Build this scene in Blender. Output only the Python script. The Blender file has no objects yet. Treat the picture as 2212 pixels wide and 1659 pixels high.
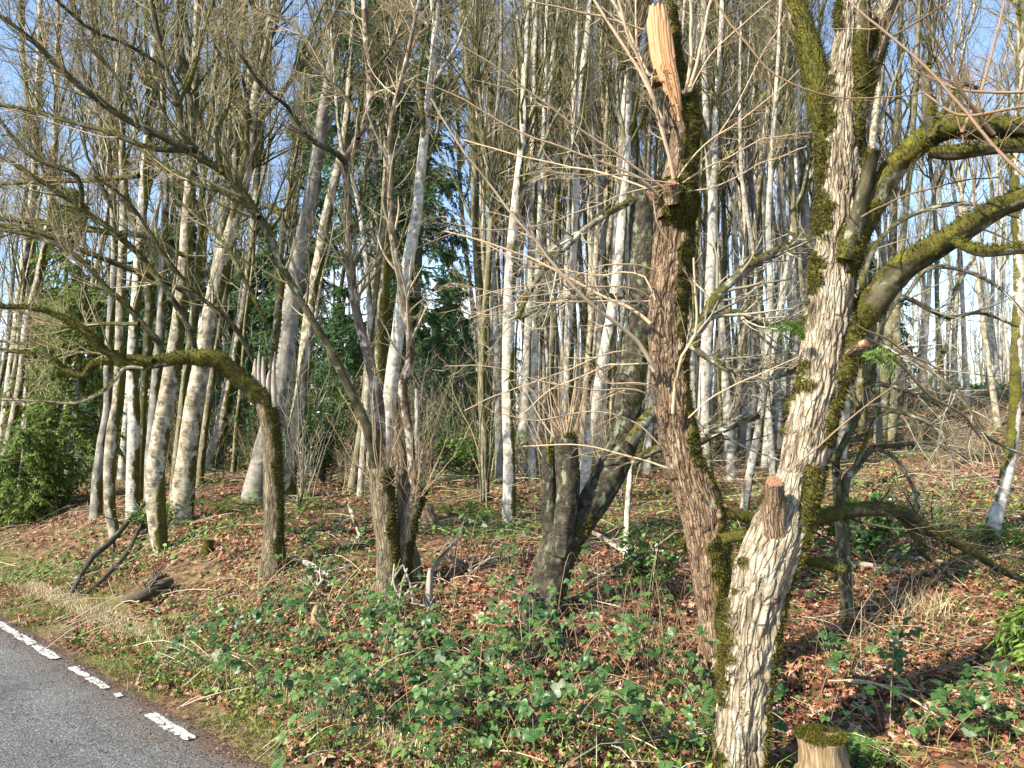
import bpy, math, random
import numpy as np
from mathutils import Vector, Matrix

# ------------------------------------------------------------------ camera, sky, sun, exposure
SC = bpy.context.scene
COL = SC.collection
F = 1579.5                       # focal length in units of a 2212 x 1659 frame
PITCH = math.radians(5.0)
CAM = np.array([0.0, 0.0, 1.6])
cd = bpy.data.cameras.new('camera'); cam = bpy.data.objects.new('camera', cd); COL.objects.link(cam)
cam.location = CAM; cam.rotation_euler = (math.pi/2 + PITCH, 0, 0)
cd.sensor_width = 36; cd.lens = 36*F/2212; cd.clip_start = 0.05; cd.clip_end = 1500
SC.camera = cam
SUN_EL = math.radians(37); SUN_AZ = math.radians(234)      # compass style: 0 = +Y, clockwise; behind and left of the camera
world = bpy.data.worlds.new('World'); SC.world = world; world.use_nodes = True
wt = world.node_tree; wt.nodes.clear()
def wn(t, **k):
    n = wt.nodes.new(t)
    for a, b in k.items(): setattr(n, a, b)
    return n
sky = wn('ShaderNodeTexSky', sky_type='NISHITA', sun_disc=False)
sky.sun_elevation = SUN_EL; sky.sun_rotation = SUN_AZ; sky.air_density = 1.0; sky.dust_density = 0.1; sky.ozone_density = 1.8
bg = wn('ShaderNodeBackground'); bg.inputs[1].default_value = 0.15
wo = wn('ShaderNodeOutputWorld')
tc = wn('ShaderNodeTexCoord'); mp = wn('ShaderNodeMapping'); mp.inputs['Scale'].default_value = (1.6, 1.6, 4.5); mp.inputs['Location'].default_value = (.3, .0, .35)
ns = wn('ShaderNodeTexNoise'); ns.inputs['Scale'].default_value = 1.5; ns.inputs['Detail'].default_value = 6; ns.inputs['Roughness'].default_value = .55
sx = wn('ShaderNodeSeparateXYZ')
mr = wn('ShaderNodeMapRange'); mr.inputs[1].default_value = .02; mr.inputs[2].default_value = .42; mr.inputs[3].default_value = .27; mr.inputs[4].default_value = -.12
ad = wn('ShaderNodeMath', operation='ADD')
cr = wn('ShaderNodeMapRange', interpolation_type='SMOOTHSTEP'); cr.inputs[1].default_value = .50; cr.inputs[2].default_value = .86; cr.inputs[4].default_value = .85
mx = wn('ShaderNodeMixRGB'); mx.inputs[2].default_value = (6.6, 6.9, 7.2, 1)
L = wt.links.new
L(tc.outputs['Generated'], mp.inputs[0]); L(mp.outputs[0], ns.inputs['Vector']); L(tc.outputs['Generated'], sx.inputs[0])
L(sx.outputs['Z'], mr.inputs[0]); L(ns.outputs[0], ad.inputs[0]); L(mr.outputs[0], ad.inputs[1]); L(ad.outputs[0], cr.inputs[0])
L(cr.outputs[0], mx.inputs[0]); L(sky.outputs[0], mx.inputs[1]); L(mx.outputs[0], bg.inputs[0]); L(bg.outputs[0], wo.inputs[0])
sl = bpy.data.lights.new('sun', 'SUN'); sl.energy = 5.0; sl.angle = math.radians(.5); sl.color = (1, .905, .75)
so = bpy.data.objects.new('sun', sl); COL.objects.link(so)
SUNV = Vector((math.sin(SUN_AZ)*math.cos(SUN_EL), math.cos(SUN_AZ)*math.cos(SUN_EL), math.sin(SUN_EL)))
so.rotation_euler = SUNV.to_track_quat('Z', 'Y').to_euler(); so.location = (-10, -8, 20)
SC.view_settings.view_transform = 'Standard'; SC.view_settings.look = 'None'; SC.view_settings.exposure = 1.22; SC.view_settings.gamma = 1
try: SC.view_settings.use_curve_mapping = False
except Exception: pass
SC.render.engine = 'CYCLES'
SC.cycles.max_bounces = 6; SC.cycles.diffuse_bounces = 3; SC.cycles.transmission_bounces = 3; SC.cycles.transparent_max_bounces = 4

rng = np.random.default_rng(7)
random.seed(7)
# ------------------------------------------------------------------ noise
def _h(ix, iy, iz, seed):
    n = (ix*374761393 + iy*668265263 + iz*2147483647 % 1274126177 + seed*974634777) & 0xffffffff
    n = ((n ^ (n >> 13))*1274126177) & 0xffffffff
    n = ((n ^ (n >> 16))*2246822519) & 0xffffffff
    return ((n ^ (n >> 15)) & 0xffff)/32767.5 - 1
def vnoise(p, seed=0):
    p = np.asarray(p, float); i = np.floor(p).astype(np.int64); f = p - i; f = f*f*(3-2*f)
    r = 0
    for a in (0, 1):
        wx = f[..., 0] if a else 1-f[..., 0]
        for b in (0, 1):
            wy = f[..., 1] if b else 1-f[..., 1]
            for c in (0, 1):
                wz = f[..., 2] if c else 1-f[..., 2]
                r = r + wx*wy*wz*_h(i[..., 0]+a, i[..., 1]+b, i[..., 2]+c, seed)
    return r
def fbm(p, o=3, seed=0):
    p = np.asarray(p, float); r = 0; a = 1; t = 0
    for k in range(o):
        r = r + a*vnoise(p*(2.03**k) + 17.3*k, seed+k); t += a; a *= .5
    return r/t
def sstep(a, b, x):
    t = np.clip((x-a)/(b-a), 0, 1); return t*t*(3-2*t)
def norm(v): return v/np.maximum(np.linalg.norm(v, axis=-1, keepdims=True), 1e-9)

# ------------------------------------------------------------------ photograph frame -> place
FW = np.array([0, math.cos(PITCH), math.sin(PITCH)]); UP = np.array([0, -math.sin(PITCH), math.cos(PITCH)]); RT = np.array([1., 0, 0])
def ray(u, v): return RT*(u-1106) + UP*(829.5-v) + FW*F
def P(u, v, Y):
    d = ray(u, v); return CAM + d*(Y/d[1])
def px(r, Y): return r*Y/F
def hit0(u, v):
    d = ray(u, v); return CAM + d*(-CAM[2]/d[2])
A0 = hit0(398, 1590); B0 = hit0(0, 1350)
RD = norm((B0-A0)[:2]); RN = np.array([RD[1], -RD[0]])
if RN @ (-(A0[:2])) > 0: RN = -RN
def rd(x, y): return (x-A0[0])*RN[0] + (y-A0[1])*RN[1]        # metres beyond the white line
def rs(x, y): return (x-A0[0])*RD[0] + (y-A0[1])*RD[1]        # metres along it, to the left and away
def rp(s, d): return A0[0]+RD[0]*s+RN[0]*d, A0[1]+RD[1]*s+RN[1]*d
def gz(x, y):
    x = np.asarray(x, float); y = np.asarray(y, float)
    d = rd(x, y)
    prof = np.interp(d, [-60, -12, -7.6, -7.1, .0, .16, .8, 2.1, 3.2, 12, 30, 60, 400], [-3, -.5, -.02, -.03, -.03, .01, .06, .34, .53, 1.16, 2.9, 3.9, 4.6])
    q = np.stack([x, y, x*0], -1)
    w = sstep(.5, 3, d); s_ = rs(x, y); prof = prof - .34*sstep(.6, -2.2, s_)*sstep(.9, 2.2, d)*sstep(11, 4, d)
    prof = prof + .20*sstep(.6, 3.5, s_)*sstep(1., 2.6, d)*sstep(16, 6, d)
    prof = prof + 1.0*sstep(9, 24, d)*sstep(1.5, 8, x)
    return prof + w*(.16*fbm(q*.35, 3, 3) + .035*fbm(q*1.7, 2, 9)) + sstep(.2, .8, d)*.03*fbm(q*3.1, 2, 5) + sstep(20, 60, d)*.9*fbm(q*.05, 2, 11)
def ghit(u, v, far=60):
    d = norm(ray(u, v)); t = np.linspace(2, far, 1500); p = CAM + d*t[:, None]
    k = np.nonzero(p[:, 2] <= gz(p[:, 0], p[:, 1]))[0]
    i = k[0] if len(k) else len(t)-1
    return p[i]

# ------------------------------------------------------------------ objects
def tag(o, label=None, cat=None, group=None, kind=None):
    if label: o['label'] = label
    if cat: o['category'] = cat
    if group: o['group'] = group
    if kind: o['kind'] = kind
    return o
def empty(name, loc, label, cat, group=None, rz=0):
    o = bpy.data.objects.new(name, None); COL.objects.link(o); o.location = [float(a) for a in loc]; o.rotation_euler = (0, 0, rz)
    o.empty_display_size = .2
    return tag(o, label, cat, group)
class MB:
    def __init__(s): s.v = []; s.f = {3: [], 4: []}; s.n = 0; s.bk = []; s.ms = []; s.cr = []
    def add(s, v, f, bk=None, ms=None, cr=None):
        v = np.asarray(v, float).reshape(-1, 3); f = np.asarray(f, np.int64)
        s.v.append(v); s.f[f.shape[1]].append(f + s.n); s.n += len(v)
        s.bk.append(v if bk is None else np.asarray(bk, float).reshape(-1, 3))
        s.cr.append(np.zeros(len(v)) if cr is None else np.asarray(cr, float).ravel())
        s.ms.append(np.zeros(len(v)) if ms is None else np.broadcast_to(np.asarray(ms, float).ravel(), (len(v),)))
    def mesh(s, name, m, smooth=True, origin=(0, 0, 0)):
        me = bpy.data.meshes.new(name)
        v = np.concatenate(s.v) - np.asarray(origin, float)
        me.vertices.add(len(v)); me.vertices.foreach_set('co', v.ravel().astype(np.float32))
        F3 = np.concatenate(s.f[3]) if s.f[3] else np.zeros((0, 3), int)
        F4 = np.concatenate(s.f[4]) if s.f[4] else np.zeros((0, 4), int)
        loops = np.concatenate([F3.ravel(), F4.ravel()]).astype(np.int32)
        me.loops.add(len(loops)); me.loops.foreach_set('vertex_index', loops)
        st = np.concatenate([np.arange(len(F3))*3, len(F3)*3 + np.arange(len(F4))*4]).astype(np.int32)
        me.polygons.add(len(st)); me.polygons.foreach_set('loop_start', st)
        me.polygons.foreach_set('loop_total', np.concatenate([np.full(len(F3), 3), np.full(len(F4), 4)]).astype(np.int32))
        me.polygons.foreach_set('use_smooth', np.full(len(st), smooth))
        me.update(calc_edges=True)
        a = me.attributes.new('bk', 'FLOAT_VECTOR', 'POINT'); a.data.foreach_set('vector', np.concatenate(s.bk).ravel().astype(np.float32))
        a = me.attributes.new('moss', 'FLOAT', 'POINT'); a.data.foreach_set('value', np.concatenate(s.ms).astype(np.float32))
        cc = np.concatenate(s.cr)
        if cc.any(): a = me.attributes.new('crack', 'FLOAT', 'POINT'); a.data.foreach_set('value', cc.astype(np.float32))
        for mm in (m if isinstance(m, (list, tuple)) else [m]): me.materials.append(mm)
        return me
    def build(s, name, m, parent=None, origin=None, smooth=True):
        if not s.n: return None
        o_ = (0, 0, 0)
        if parent is not None: o_ = tuple(parent.location)
        elif origin is not None: o_ = tuple(float(a) for a in origin)
        me = s.mesh(name, m, smooth, o_)
        o = bpy.data.objects.new(name, me); COL.objects.link(o)
        if parent is not None: o.parent = parent
        else: o.location = o_
        return o
def spline(pts, rad, ds):
    """Catmull-Rom through pts, about ds apart"""
    p = np.asarray(pts, float); r = np.asarray(rad, float)
    if len(p) == 2: p = np.array([p[0], (p[0]+p[1])/2, p[1]]); r = np.array([r[0], r.mean(), r[1]])
    q = np.vstack([2*p[0]-p[1], p, 2*p[-1]-p[-2]]); out = []; ro = []
    for i in range(1, len(q)-2):
        k = max(1, int(np.linalg.norm(q[i+1]-q[i])/ds)); t = (np.arange(k)/k)[:, None]
        a, b, c, d = q[i-1], q[i], q[i+1], q[i+2]
        out.append(.5*(2*b + (c-a)*t + (2*a-5*b+4*c-d)*t**2 + (3*b-a-3*c+d)*t**3))
        ro.append(r[i-1] + (r[i]-r[i-1])*t[:, 0])
    out.append(p[-1:]); ro.append(r[-1:])
    return np.concatenate(out), np.concatenate(ro)
def frames(p):
    """batched frames for p (T,n,3)"""
    t = np.empty_like(p); t[:, 1:-1] = p[:, 2:]-p[:, :-2]; t[:, 0] = p[:, 1]-p[:, 0]; t[:, -1] = p[:, -1]-p[:, -2]; t = norm(t)
    m = norm(t.mean(1)); ref = np.where(np.abs(m[:, :1]) < .7, np.array([[1., 0, 0]]), np.array([[0, 1., 0]]))
    ref = norm(ref - m*(ref*m).sum(1, keepdims=True))[:, None, :]
    u = norm(ref - t*(ref*t).sum(2, keepdims=True)); w = np.cross(t, u)
    return t, u, w
def tubes(mb, p, r, sides=4, ms=0.):
    """many tubes at once: p (T,n,3), r (T,n)"""
    p = np.asarray(p, float); r = np.asarray(r, float)
    if len(p) == 0: return
    T, n, _ = p.shape; t, u, w = frames(p)
    th = np.arange(sides)/sides*2*math.pi; c = np.cos(th); s_ = np.sin(th)
    off = u[:, :, None]*c[None, None, :, None] + w[:, :, None]*s_[None, None, :, None]
    v = p[:, :, None] + off*r[:, :, None, None]
    L_ = np.concatenate([np.zeros((T, 1)), np.cumsum(np.linalg.norm(np.diff(p, axis=1), axis=2), 1)], 1)
    r0 = r.max(1)[:, None, None]
    bk = np.stack(np.broadcast_arrays(c*r0, s_*r0, L_[:, :, None] + rng.uniform(0, 50, (T, 1, 1))), -1)
    base = (np.arange(T)*n*sides)[:, None, None]; i = (np.arange(n-1)*sides)[None, :, None]; j = np.arange(sides)[None, None, :]; j2 = (j+1) % sides
    f = np.stack([base+i+j, base+i+j2, base+i+sides+j2, base+i+sides+j], -1).reshape(-1, 4)
    m = np.broadcast_to(np.asarray(ms, float).reshape(-1, 1, 1) if np.ndim(ms) else np.full((1, 1, 1), ms), (T, n, sides))
    mb.add(v, f, bk, m.ravel())
def trunk_tube(mb, pts, rad, ds=.06, sides=16, bark=0.0, bfreq=(22, 4.5), lump=.06, mossdir=(1, .25, .1), mbias=-.1, mfreq=3., mpuff=.25, cap=True, seed=0, tuft=None, wob=0.0, both=False):
    """one detailed trunk: furrowed relief, lumps, moss cushions (attribute moss), optional tuft sampling"""
    p, r = spline(pts, rad, ds); n = len(p)
    if wob:
        q = p*1.3 + seed*3.7
        p = p + wob*r[:, None]*np.stack([fbm(q, 2, 1), fbm(q, 2, 2), 0*r], -1)
    t, u, w = frames(p[None]); t, u, w = t[0], u[0], w[0]
    th = np.arange(sides)/sides*2*math.pi; c = np.cos(th); s_ = np.sin(th)
    nrm = u[:, None]*c[None, :, None] + w[:, None]*s_[None, :, None]
    S = np.concatenate([[0], np.cumsum(np.linalg.norm(np.diff(p, axis=0), axis=1))]) + seed*7.7
    rm = float(np.mean(r))
    bk = np.stack(np.broadcast_arrays(c*rm, s_*rm, S[:, None]), -1)
    rr = r[:, None]*(1 + lump*fbm(bk*np.array([3.5/rm*.25, 3.5/rm*.25, 2.2]), 2, seed))
    pos = p[:, None] + nrm*rr[..., None]
    md = norm(np.asarray(mossdir, float))
    nd = (nrm*md).sum(-1)
    if both: nd = np.abs(nd)*1.5 - .75 + .25*nd
    mo = nd*.55 + .75*fbm(pos*mfreq, 3, seed+40) + .22*fbm(pos*mfreq*6, 2, seed+44) + mbias
    mo = sstep(-.18, .42, mo); crk = np.zeros_like(mo); mq = sstep(.35, .75, mo)
    if bark:
        q = bk*np.array([bfreq[0], bfreq[0], bfreq[1]]); q = q + .6*np.stack([fbm(q*.5, 2, 3), fbm(q*.5, 2, 4), 0*q[..., 0]], -1)
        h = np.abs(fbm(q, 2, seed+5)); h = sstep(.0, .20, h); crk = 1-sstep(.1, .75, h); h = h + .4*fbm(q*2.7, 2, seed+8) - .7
        rr = rr + bark*h*(1-.75*mq)
    rr = rr + mq*mpuff*np.minimum(rm, .07)*(.55 + .6*fbm(pos*24, 2, 8))
    pos = p[:, None] + nrm*rr[..., None]
    i = (np.arange(n-1)*sides)[:, None]; j = np.arange(sides)[None]; j2 = (j+1) % sides
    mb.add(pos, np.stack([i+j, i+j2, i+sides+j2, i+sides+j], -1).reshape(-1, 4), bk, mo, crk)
    if cap:
        k = len(pos)-1; cv = np.vstack([pos[k], p[k][None]]); cb = np.vstack([bk[k], [[0, 0, S[-1]]]])
        mb.add(cv, np.stack([np.arange(sides), (np.arange(sides)+1) % sides, np.full(sides, sides)], -1), cb, 0)
    if tuft is not None: tuft.append((pos.reshape(-1, 3), nrm.reshape(-1, 3), mo.ravel()))
    return p, r
def moss_tufts(name, parent, samples, count, size, m):
    """short upright threads on the mossy skin, one joined part"""
    pos = np.concatenate([s[0] for s in samples]); nr = np.concatenate([s[1] for s in samples]); mo = np.concatenate([s[2] for s in samples])
    k = np.nonzero(mo > .58)[0]
    if not len(k): return
    k = rng.choice(k, count); n = len(k)
    b = pos[k] + rng.normal(0, .006, (n, 3)); d = norm(nr[k] + rng.normal(0, .55, (n, 3)) + np.array([0, 0, -.15]))
    L_ = size*rng.uniform(.4, 1.3, n)[:, None]; s = norm(np.cross(d, rng.normal(size=(n, 3))))*L_*.22
    v = np.stack([b-s-d*L_*.3, b+s-d*L_*.3, b+d*L_], 1)
    mb = MB(); mb.add(v, np.arange(3*n).reshape(-1, 3), None, 1)
    return tag(mb.build(name, m, parent, smooth=False), kind='stuff')
def grow(p, r, count, length, ang=(35, 70), up=.25, n=6, rs_=.5, taper=.25, jit=.10, t0=.2, t1=1., seed=None, droop=0., minr=.0012):
    """children shoots: p (T,n,3) parents; returns (C,n,3),(C,n)"""
    T = len(p); m = p.shape[1]
    pid = rng.integers(0, T, count) if np.isscalar(count) else np.repeat(np.arange(T), count)
    C = len(pid); t = rng.uniform(t0, t1, C)*(m-1); i = np.minimum(t.astype(int), m-2); fr = (t-i)[:, None]
    a, b = p[pid, i], p[pid, i+1]; pos = a+(b-a)*fr; tan = norm(b-a)
    rad = (r[pid, i]*(1-fr[:, 0]) + r[pid, i+1]*fr[:, 0])
    per = norm(np.cross(tan, rng.normal(size=(C, 3)))); an = np.radians(rng.uniform(*ang, C))[:, None]
    d = norm(tan*np.cos(an) + per*np.sin(an) + np.array([0, 0, up*.6]))
    Lc = (rng.uniform(length[0], length[1], C)*(1-.45*t/(m-1)))[:, None]
    out = [pos]; st = Lc/(n-1)
    for k in range(n-1):
        d = norm(d + np.array([0, 0, up*.35-droop]) + rng.normal(0, jit, (C, 3))); pos = pos + d*st; out.append(pos)
    out = np.stack(out, 1)
    r0 = np.maximum(rad*rs_*rng.uniform(.7, 1.1, C), minr)[:, None]
    rr = np.maximum(r0*np.linspace(1, taper, n)[None], minr*.6)
    return out, rr
def resamp(p, r, n=8):
    s = np.linspace(0, len(p)-1, n); i = np.arange(len(p))
    return np.stack([np.interp(s, i, p[:, k]) for k in range(3)], -1), np.interp(s, i, r)
def scatter(mb, tv, tf, pos, R, sc, ms=0.):
    """copies of a small template joined in one mesh: R (N,3,3)"""
    N = len(pos); v = np.einsum('nij,kj->nki', R, tv)*np.asarray(sc).reshape(-1, 1, 1) + pos[:, None]
    f = (np.asarray(tf)[None] + (np.arange(N)*len(tv))[:, None, None]).reshape(-1, len(tf[0]))
    mb.add(v, f, None, ms)
def rots(n, tilt=.5, normal=None):
    """random yaw, limited tilt: matrices whose z axis is near up"""
    z = norm(np.stack([rng.normal(0, tilt, n), rng.normal(0, tilt, n), np.ones(n)], -1)) if normal is None else norm(normal + rng.normal(0, tilt, (n, 3)))
    a = norm(np.cross(z, rng.normal(size=(n, 3)))); b = np.cross(z, a)
    return np.stack([a, b, z], -1)

# ------------------------------------------------------------------ materials
class NT:
    def __init__(s, name):
        s.m = bpy.data.materials.new(name); s.m.use_nodes = True; s.t = s.m.node_tree; s.t.nodes.clear()
        s.out = s.t.nodes.new('ShaderNodeOutputMaterial')
    def n(s, t, **k):
        x = s.t.nodes.new(t)
        for a, b in k.items(): setattr(x, a, b)
        return x
    def l(s, a, b): s.t.links.new(a, b)
    def put(s, sock, val):
        if hasattr(val, 'links'): s.l(val, sock)
        else:
            if isinstance(val, (tuple, list)) and len(val) == 3 and sock.type == 'RGBA': val = (*val, 1)
            sock.default_value = val
    def attr(s, name, o='Fac'): return s.n('ShaderNodeAttribute', attribute_name=name).outputs[o]
    def map(s, vec, sc, loc=(0, 0, 0)):
        x = s.n('ShaderNodeMapping'); s.l(vec, x.inputs[0]); x.inputs['Scale'].default_value = sc; x.inputs['Location'].default_value = loc; return x.outputs[0]
    def noise(s, vec, sc, det=3, ro=.55, dist=0., o=0):
        x = s.n('ShaderNodeTexNoise'); s.l(vec, x.inputs['Vector']); x.inputs['Scale'].default_value = sc; x.inputs['Detail'].default_value = det; x.inputs['Roughness'].default_value = ro; x.inputs['Distortion'].default_value = dist; return x.outputs[o]
    def vor(s, vec, sc, feat='F1', o='Distance'):
        x = s.n('ShaderNodeTexVoronoi', feature=feat); s.l(vec, x.inputs['Vector']); x.inputs['Scale'].default_value = sc; return x.outputs[o]
    def ramp(s, fac, stops):
        x = s.n('ShaderNodeValToRGB'); s.l(fac, x.inputs[0]); e = x.color_ramp.elements
        while len(e) < len(stops): e.new(.5)
        for k, (p, c) in enumerate(stops):
            e[k].position = p; e[k].color = (*c, 1) if isinstance(c, (tuple, list)) else (c, c, c, 1)
        return x.outputs[0]
    def mix(s, a, b, f, mode='MIX'):
        x = s.n('ShaderNodeMixRGB', blend_type=mode); s.put(x.inputs[0], f); s.put(x.inputs[1], a); s.put(x.inputs[2], b); return x.outputs[0]
    def math(s, op, a, b=0., clamp=False):
        x = s.n('ShaderNodeMath', operation=op, use_clamp=clamp); s.put(x.inputs[0], a); s.put(x.inputs[1], b); return x.outputs[0]
    def mr(s, v, a, b, c=0., d=1.):
        x = s.n('ShaderNodeMapRange'); s.l(v, x.inputs[0])
        for k, w in zip((1, 2, 3, 4), (a, b, c, d)): x.inputs[k].default_value = w
        return x.outputs[0]
    def bump(s, h, st=.5, dist=.01):
        x = s.n('ShaderNodeBump'); s.l(h, x.inputs['Height']); x.inputs['Strength'].default_value = st; x.inputs['Distance'].default_value = dist; return x.outputs[0]
    def fin(s, col, rough=.8, nrm=None, spec=.3, trans=0., tcol=None):
        b = s.n('ShaderNodeBsdfPrincipled'); s.put(b.inputs['Base Color'], col); s.put(b.inputs['Roughness'], rough); b.inputs['Specular IOR Level'].default_value = spec
        if nrm: s.l(nrm, b.inputs['Normal'])
        sh = b.outputs[0]
        if trans:
            t = s.n('ShaderNodeBsdfTranslucent'); s.put(t.inputs[0], col if tcol is None else tcol); m = s.n('ShaderNodeMixShader'); m.inputs[0].default_value = trans
            s.l(sh, m.inputs[1]); s.l(t.outputs[0], m.inputs[2]); sh = m.outputs[0]
        s.l(sh, s.out.inputs[0]); return s.m
    def rnd(s): return s.n('ShaderNodeObjectInfo').outputs['Random']
    def isl(s): return s.n('ShaderNodeNewGeometry').outputs['Random Per Island']
MOSS_STOPS = [(.32, (.022, .02, .006)), (.50, (.065, .06, .011)), (.64, (.135, .128, .015)), (.78, (.21, .195, .025))]
def bark_mat(name, dark, mid, light, fs=(22, 22, 4), crack=0., knots=0, lichen=None, lam=.5, band=0., mossy=1., mstops=MOSS_STOPS, bumpd=.008, base_green=0.):
    N = NT(name); bk = N.attr('bk', 'Vector'); v = N.map(bk, fs)
    n1 = N.noise(v, 1., 5, .6, .4); n2 = N.noise(bk, 9, 4, .6); n3 = N.noise(bk, 70, 3, .6)
    c = N.ramp(n1, [(.30, dark), (.45, mid), (.66, light)])
    c = N.mix(c, N.ramp(n2, [(.32, .45), (.60, 1.12)]), .9, 'MULTIPLY')
    c = N.mix(c, N.ramp(n3, [(.3, .7), (.65, 1.15)]), .7, 'MULTIPLY')
    ve = None
    if crack:
        wv = N.n('ShaderNodeVectorMath', operation='ADD'); N.l(N.map(bk, (crack, crack, crack*.13)), wv.inputs[0]); N.l(N.noise(bk, 14, 3, .6, o=1), wv.inputs[1])
        ve = N.mr(N.vor(wv.outputs[0], 1., 'DISTANCE_TO_EDGE'), .0, .15); c = N.mix(tuple(x*1.5 for x in dark), c, N.mr(ve, -.25, .5))
    if band:
        bn = N.noise(N.map(bk, (3, 3, 55)), 1., 3, .6, .3); bm = N.mr(bn, .56, .64)
        c = N.mix(c, tuple(x*1.0 for x in (lichen or light)), N.math('MULTIPLY', bm, band))
    if knots:
        kd = N.vor(N.map(bk, (knots, knots, knots*.55)), 1.); c = N.mix(c, tuple(x*.7 for x in dark), N.math('MULTIPLY', N.mr(kd, .16, .07), .9))
    if lichen:
        l1 = N.noise(N.map(bk, (1, 1, .6), (5, 2, 1)), 16, 4, .65); lm = N.mr(l1, .62-.2*lam, .70-.2*lam)
        c = N.mix(c, N.mix(lichen, tuple(x*.72 for x in lichen), n3), N.math('MULTIPLY', lm, .85))
    if base_green: c = N.mix(c, (.10, .10, .03), N.math('MULTIPLY', N.mr(n2, .40, .62), base_green))
    c = N.mix(c, N.ramp(N.rnd(), [(0, .82), (1, 1.12)]), .9, 'MULTIPLY')
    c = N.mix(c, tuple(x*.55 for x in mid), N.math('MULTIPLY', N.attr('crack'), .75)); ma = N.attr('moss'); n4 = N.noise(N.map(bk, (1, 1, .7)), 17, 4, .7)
    mm = N.mr(N.math('ADD', ma, N.math('ADD', N.math('MULTIPLY', N.math('SUBTRACT', n3, .5), .7), N.math('MULTIPLY', N.math('SUBTRACT', n4, .5), 1.5))), .50, .68)
    mm = N.math('MULTIPLY', mm, mossy)
    mc = N.ramp(N.math('ADD', N.math('MULTIPLY', N.noise(bk, 45, 4, .7), .5), N.math('MULTIPLY', N.noise(bk, 7, 4, .7), .5)), mstops)
    c = N.mix(c, mc, mm)
    h = N.math('ADD', N.math('MULTIPLY', n1, 1.), N.math('MULTIPLY', n3, .35))
    if ve: h = N.math('ADD', h, N.math('MULTIPLY', ve, .9))
    return N.fin(c, .88, N.bump(h, .9, bumpd), .2)
def simple(name, cols, sc=20, rough=.8, bumpd=.004, space='bk', spec=.25, fs=(1, 1, 1), isl=False, trans=0., patch=.35):
    N = NT(name); v = N.attr('bk', 'Vector') if space == 'bk' else N.n('ShaderNodeTexCoord').outputs['Object']
    v = N.map(v, fs); n1 = N.noise(v, sc, 4, .65)
    f = n1
    if isl: f = N.math('ADD', N.math('MULTIPLY', n1, patch), N.math('MULTIPLY', N.isl(), 1-patch))
    k = len(cols); c = N.ramp(f, [(.2+.6*i/max(k-1, 1), cc) for i, cc in enumerate(cols)])
    return N.fin(c, rough, N.bump(n1, .5, bumpd) if bumpd else None, spec, trans)
M = {}
M['bark_big'] = bark_mat('furrowed_tan_bark', (.06, .042, .026), (.34, .27, .18), (.58, .50, .35), (26, 26, 5), crack=52, lichen=(.52, .50, .38), lam=.32, bumpd=.014)
M['bark_pollard'] = bark_mat('brown_ridged_bark', (.045, .028, .017), (.24, .155, .09), (.43, .31, .20), (30, 30, 6), crack=58, lichen=(.42, .38, .27), lam=.2, bumpd=.014)
M['bark_cherry'] = bark_mat('dark_banded_bark', (.012, .010, .007), (.040, .033, .022), (.095, .08, .055), (22, 22, 20), lichen=(.22, .25, .15), lam=.34, band=.12, bumpd=.006)
M['bark_alder'] = bark_mat('pale_lichened_bark', (.09, .072, .042), (.25, .21, .14), (.48, .43, .31), (18, 18, 9), knots=6, lichen=(.58, .55, .45), lam=.42, band=.3, bumpd=.004)
M['bark_white'] = bark_mat('whitish_bark', (.15, .135, .10), (.38, .345, .275), (.58, .54, .445), (13, 13, 8), knots=7, lichen=(.68, .66, .58), lam=.40, band=.3, bumpd=.003)
M['bark_grey'] = bark_mat('smooth_grey_bark', (.11, .10, .085), (.22, .205, .17), (.34, .31, .27), (10, 10, 2), lichen=(.40, .42, .33), lam=.33, bumpd=.004)
M['bark_far'] = bark_mat('grey_green_bark', (.07, .062, .03), (.21, .185, .105), (.40, .36, .26), (9, 9, 3), knots=6, lichen=(.50, .49, .42), lam=.38, bumpd=.004, base_green=.6)
M['bark_red'] = bark_mat('reddish_flecked_bark', (.05, .036, .024), (.14, .10, .066), (.26, .19, .13), (30, 30, 10), lichen=(.60, .56, .47), lam=.46, bumpd=.004)
M['bark_old'] = bark_mat('weathered_ridged_bark', (.06, .045, .025), (.21, .165, .10), (.38, .31, .20), (30, 30, 6), crack=60, lichen=(.38, .36, .24), lam=.2, bumpd=.012)
M['bark_branch'] = bark_mat('dark_branch_bark', (.02, .019, .01), (.06, .053, .028), (.14, .125, .07), (14, 14, 6), lichen=(.33, .36, .24), lam=.28, bumpd=.003)
M['bark_hazel'] = bark_mat('lichened_branch_bark', (.035, .033, .022), (.10, .09, .06), (.22, .20, .14), (14, 14, 6), lichen=(.44, .49, .36), lam=.48, bumpd=.004)
M['twig'] = simple('tan_twig', [(.13, .095, .045), (.33, .26, .145), (.52, .43, .27)], 6, isl=True, bumpd=0)
M['twig_moss'] = simple('mossy_twig', [(.055, .052, .016), (.19, .17, .065), (.42, .37, .21)], 6, isl=True, bumpd=0)
M['twig_grey'] = simple('grey_twig', [(.13, .11, .07), (.26, .23, .155), (.46, .43, .34)], 6, isl=True, bumpd=0)
M['shoot'] = simple('smooth_tan_shoot', [(.27, .18, .10), (.44, .32, .195), (.60, .48, .33)], 9, isl=True, rough=.5, bumpd=.001)
M['shoot_dark'] = simple('brown_shoot', [(.13, .08, .045), (.22, .145, .085), (.33, .23, .14)], 9, isl=True, rough=.55, bumpd=.001)
M['wood'] = simple('bare_orange_wood', [(.34, .16, .06), (.52, .28, .13), (.64, .42, .23)], 9, fs=(5, 5, .5), rough=.6, bumpd=.003)
N = NT('sawn_wood_rings'); bk = N.attr('bk', 'Vector'); ln = N.n('ShaderNodeVectorMath', operation='LENGTH'); N.l(bk, ln.inputs[0])
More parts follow.
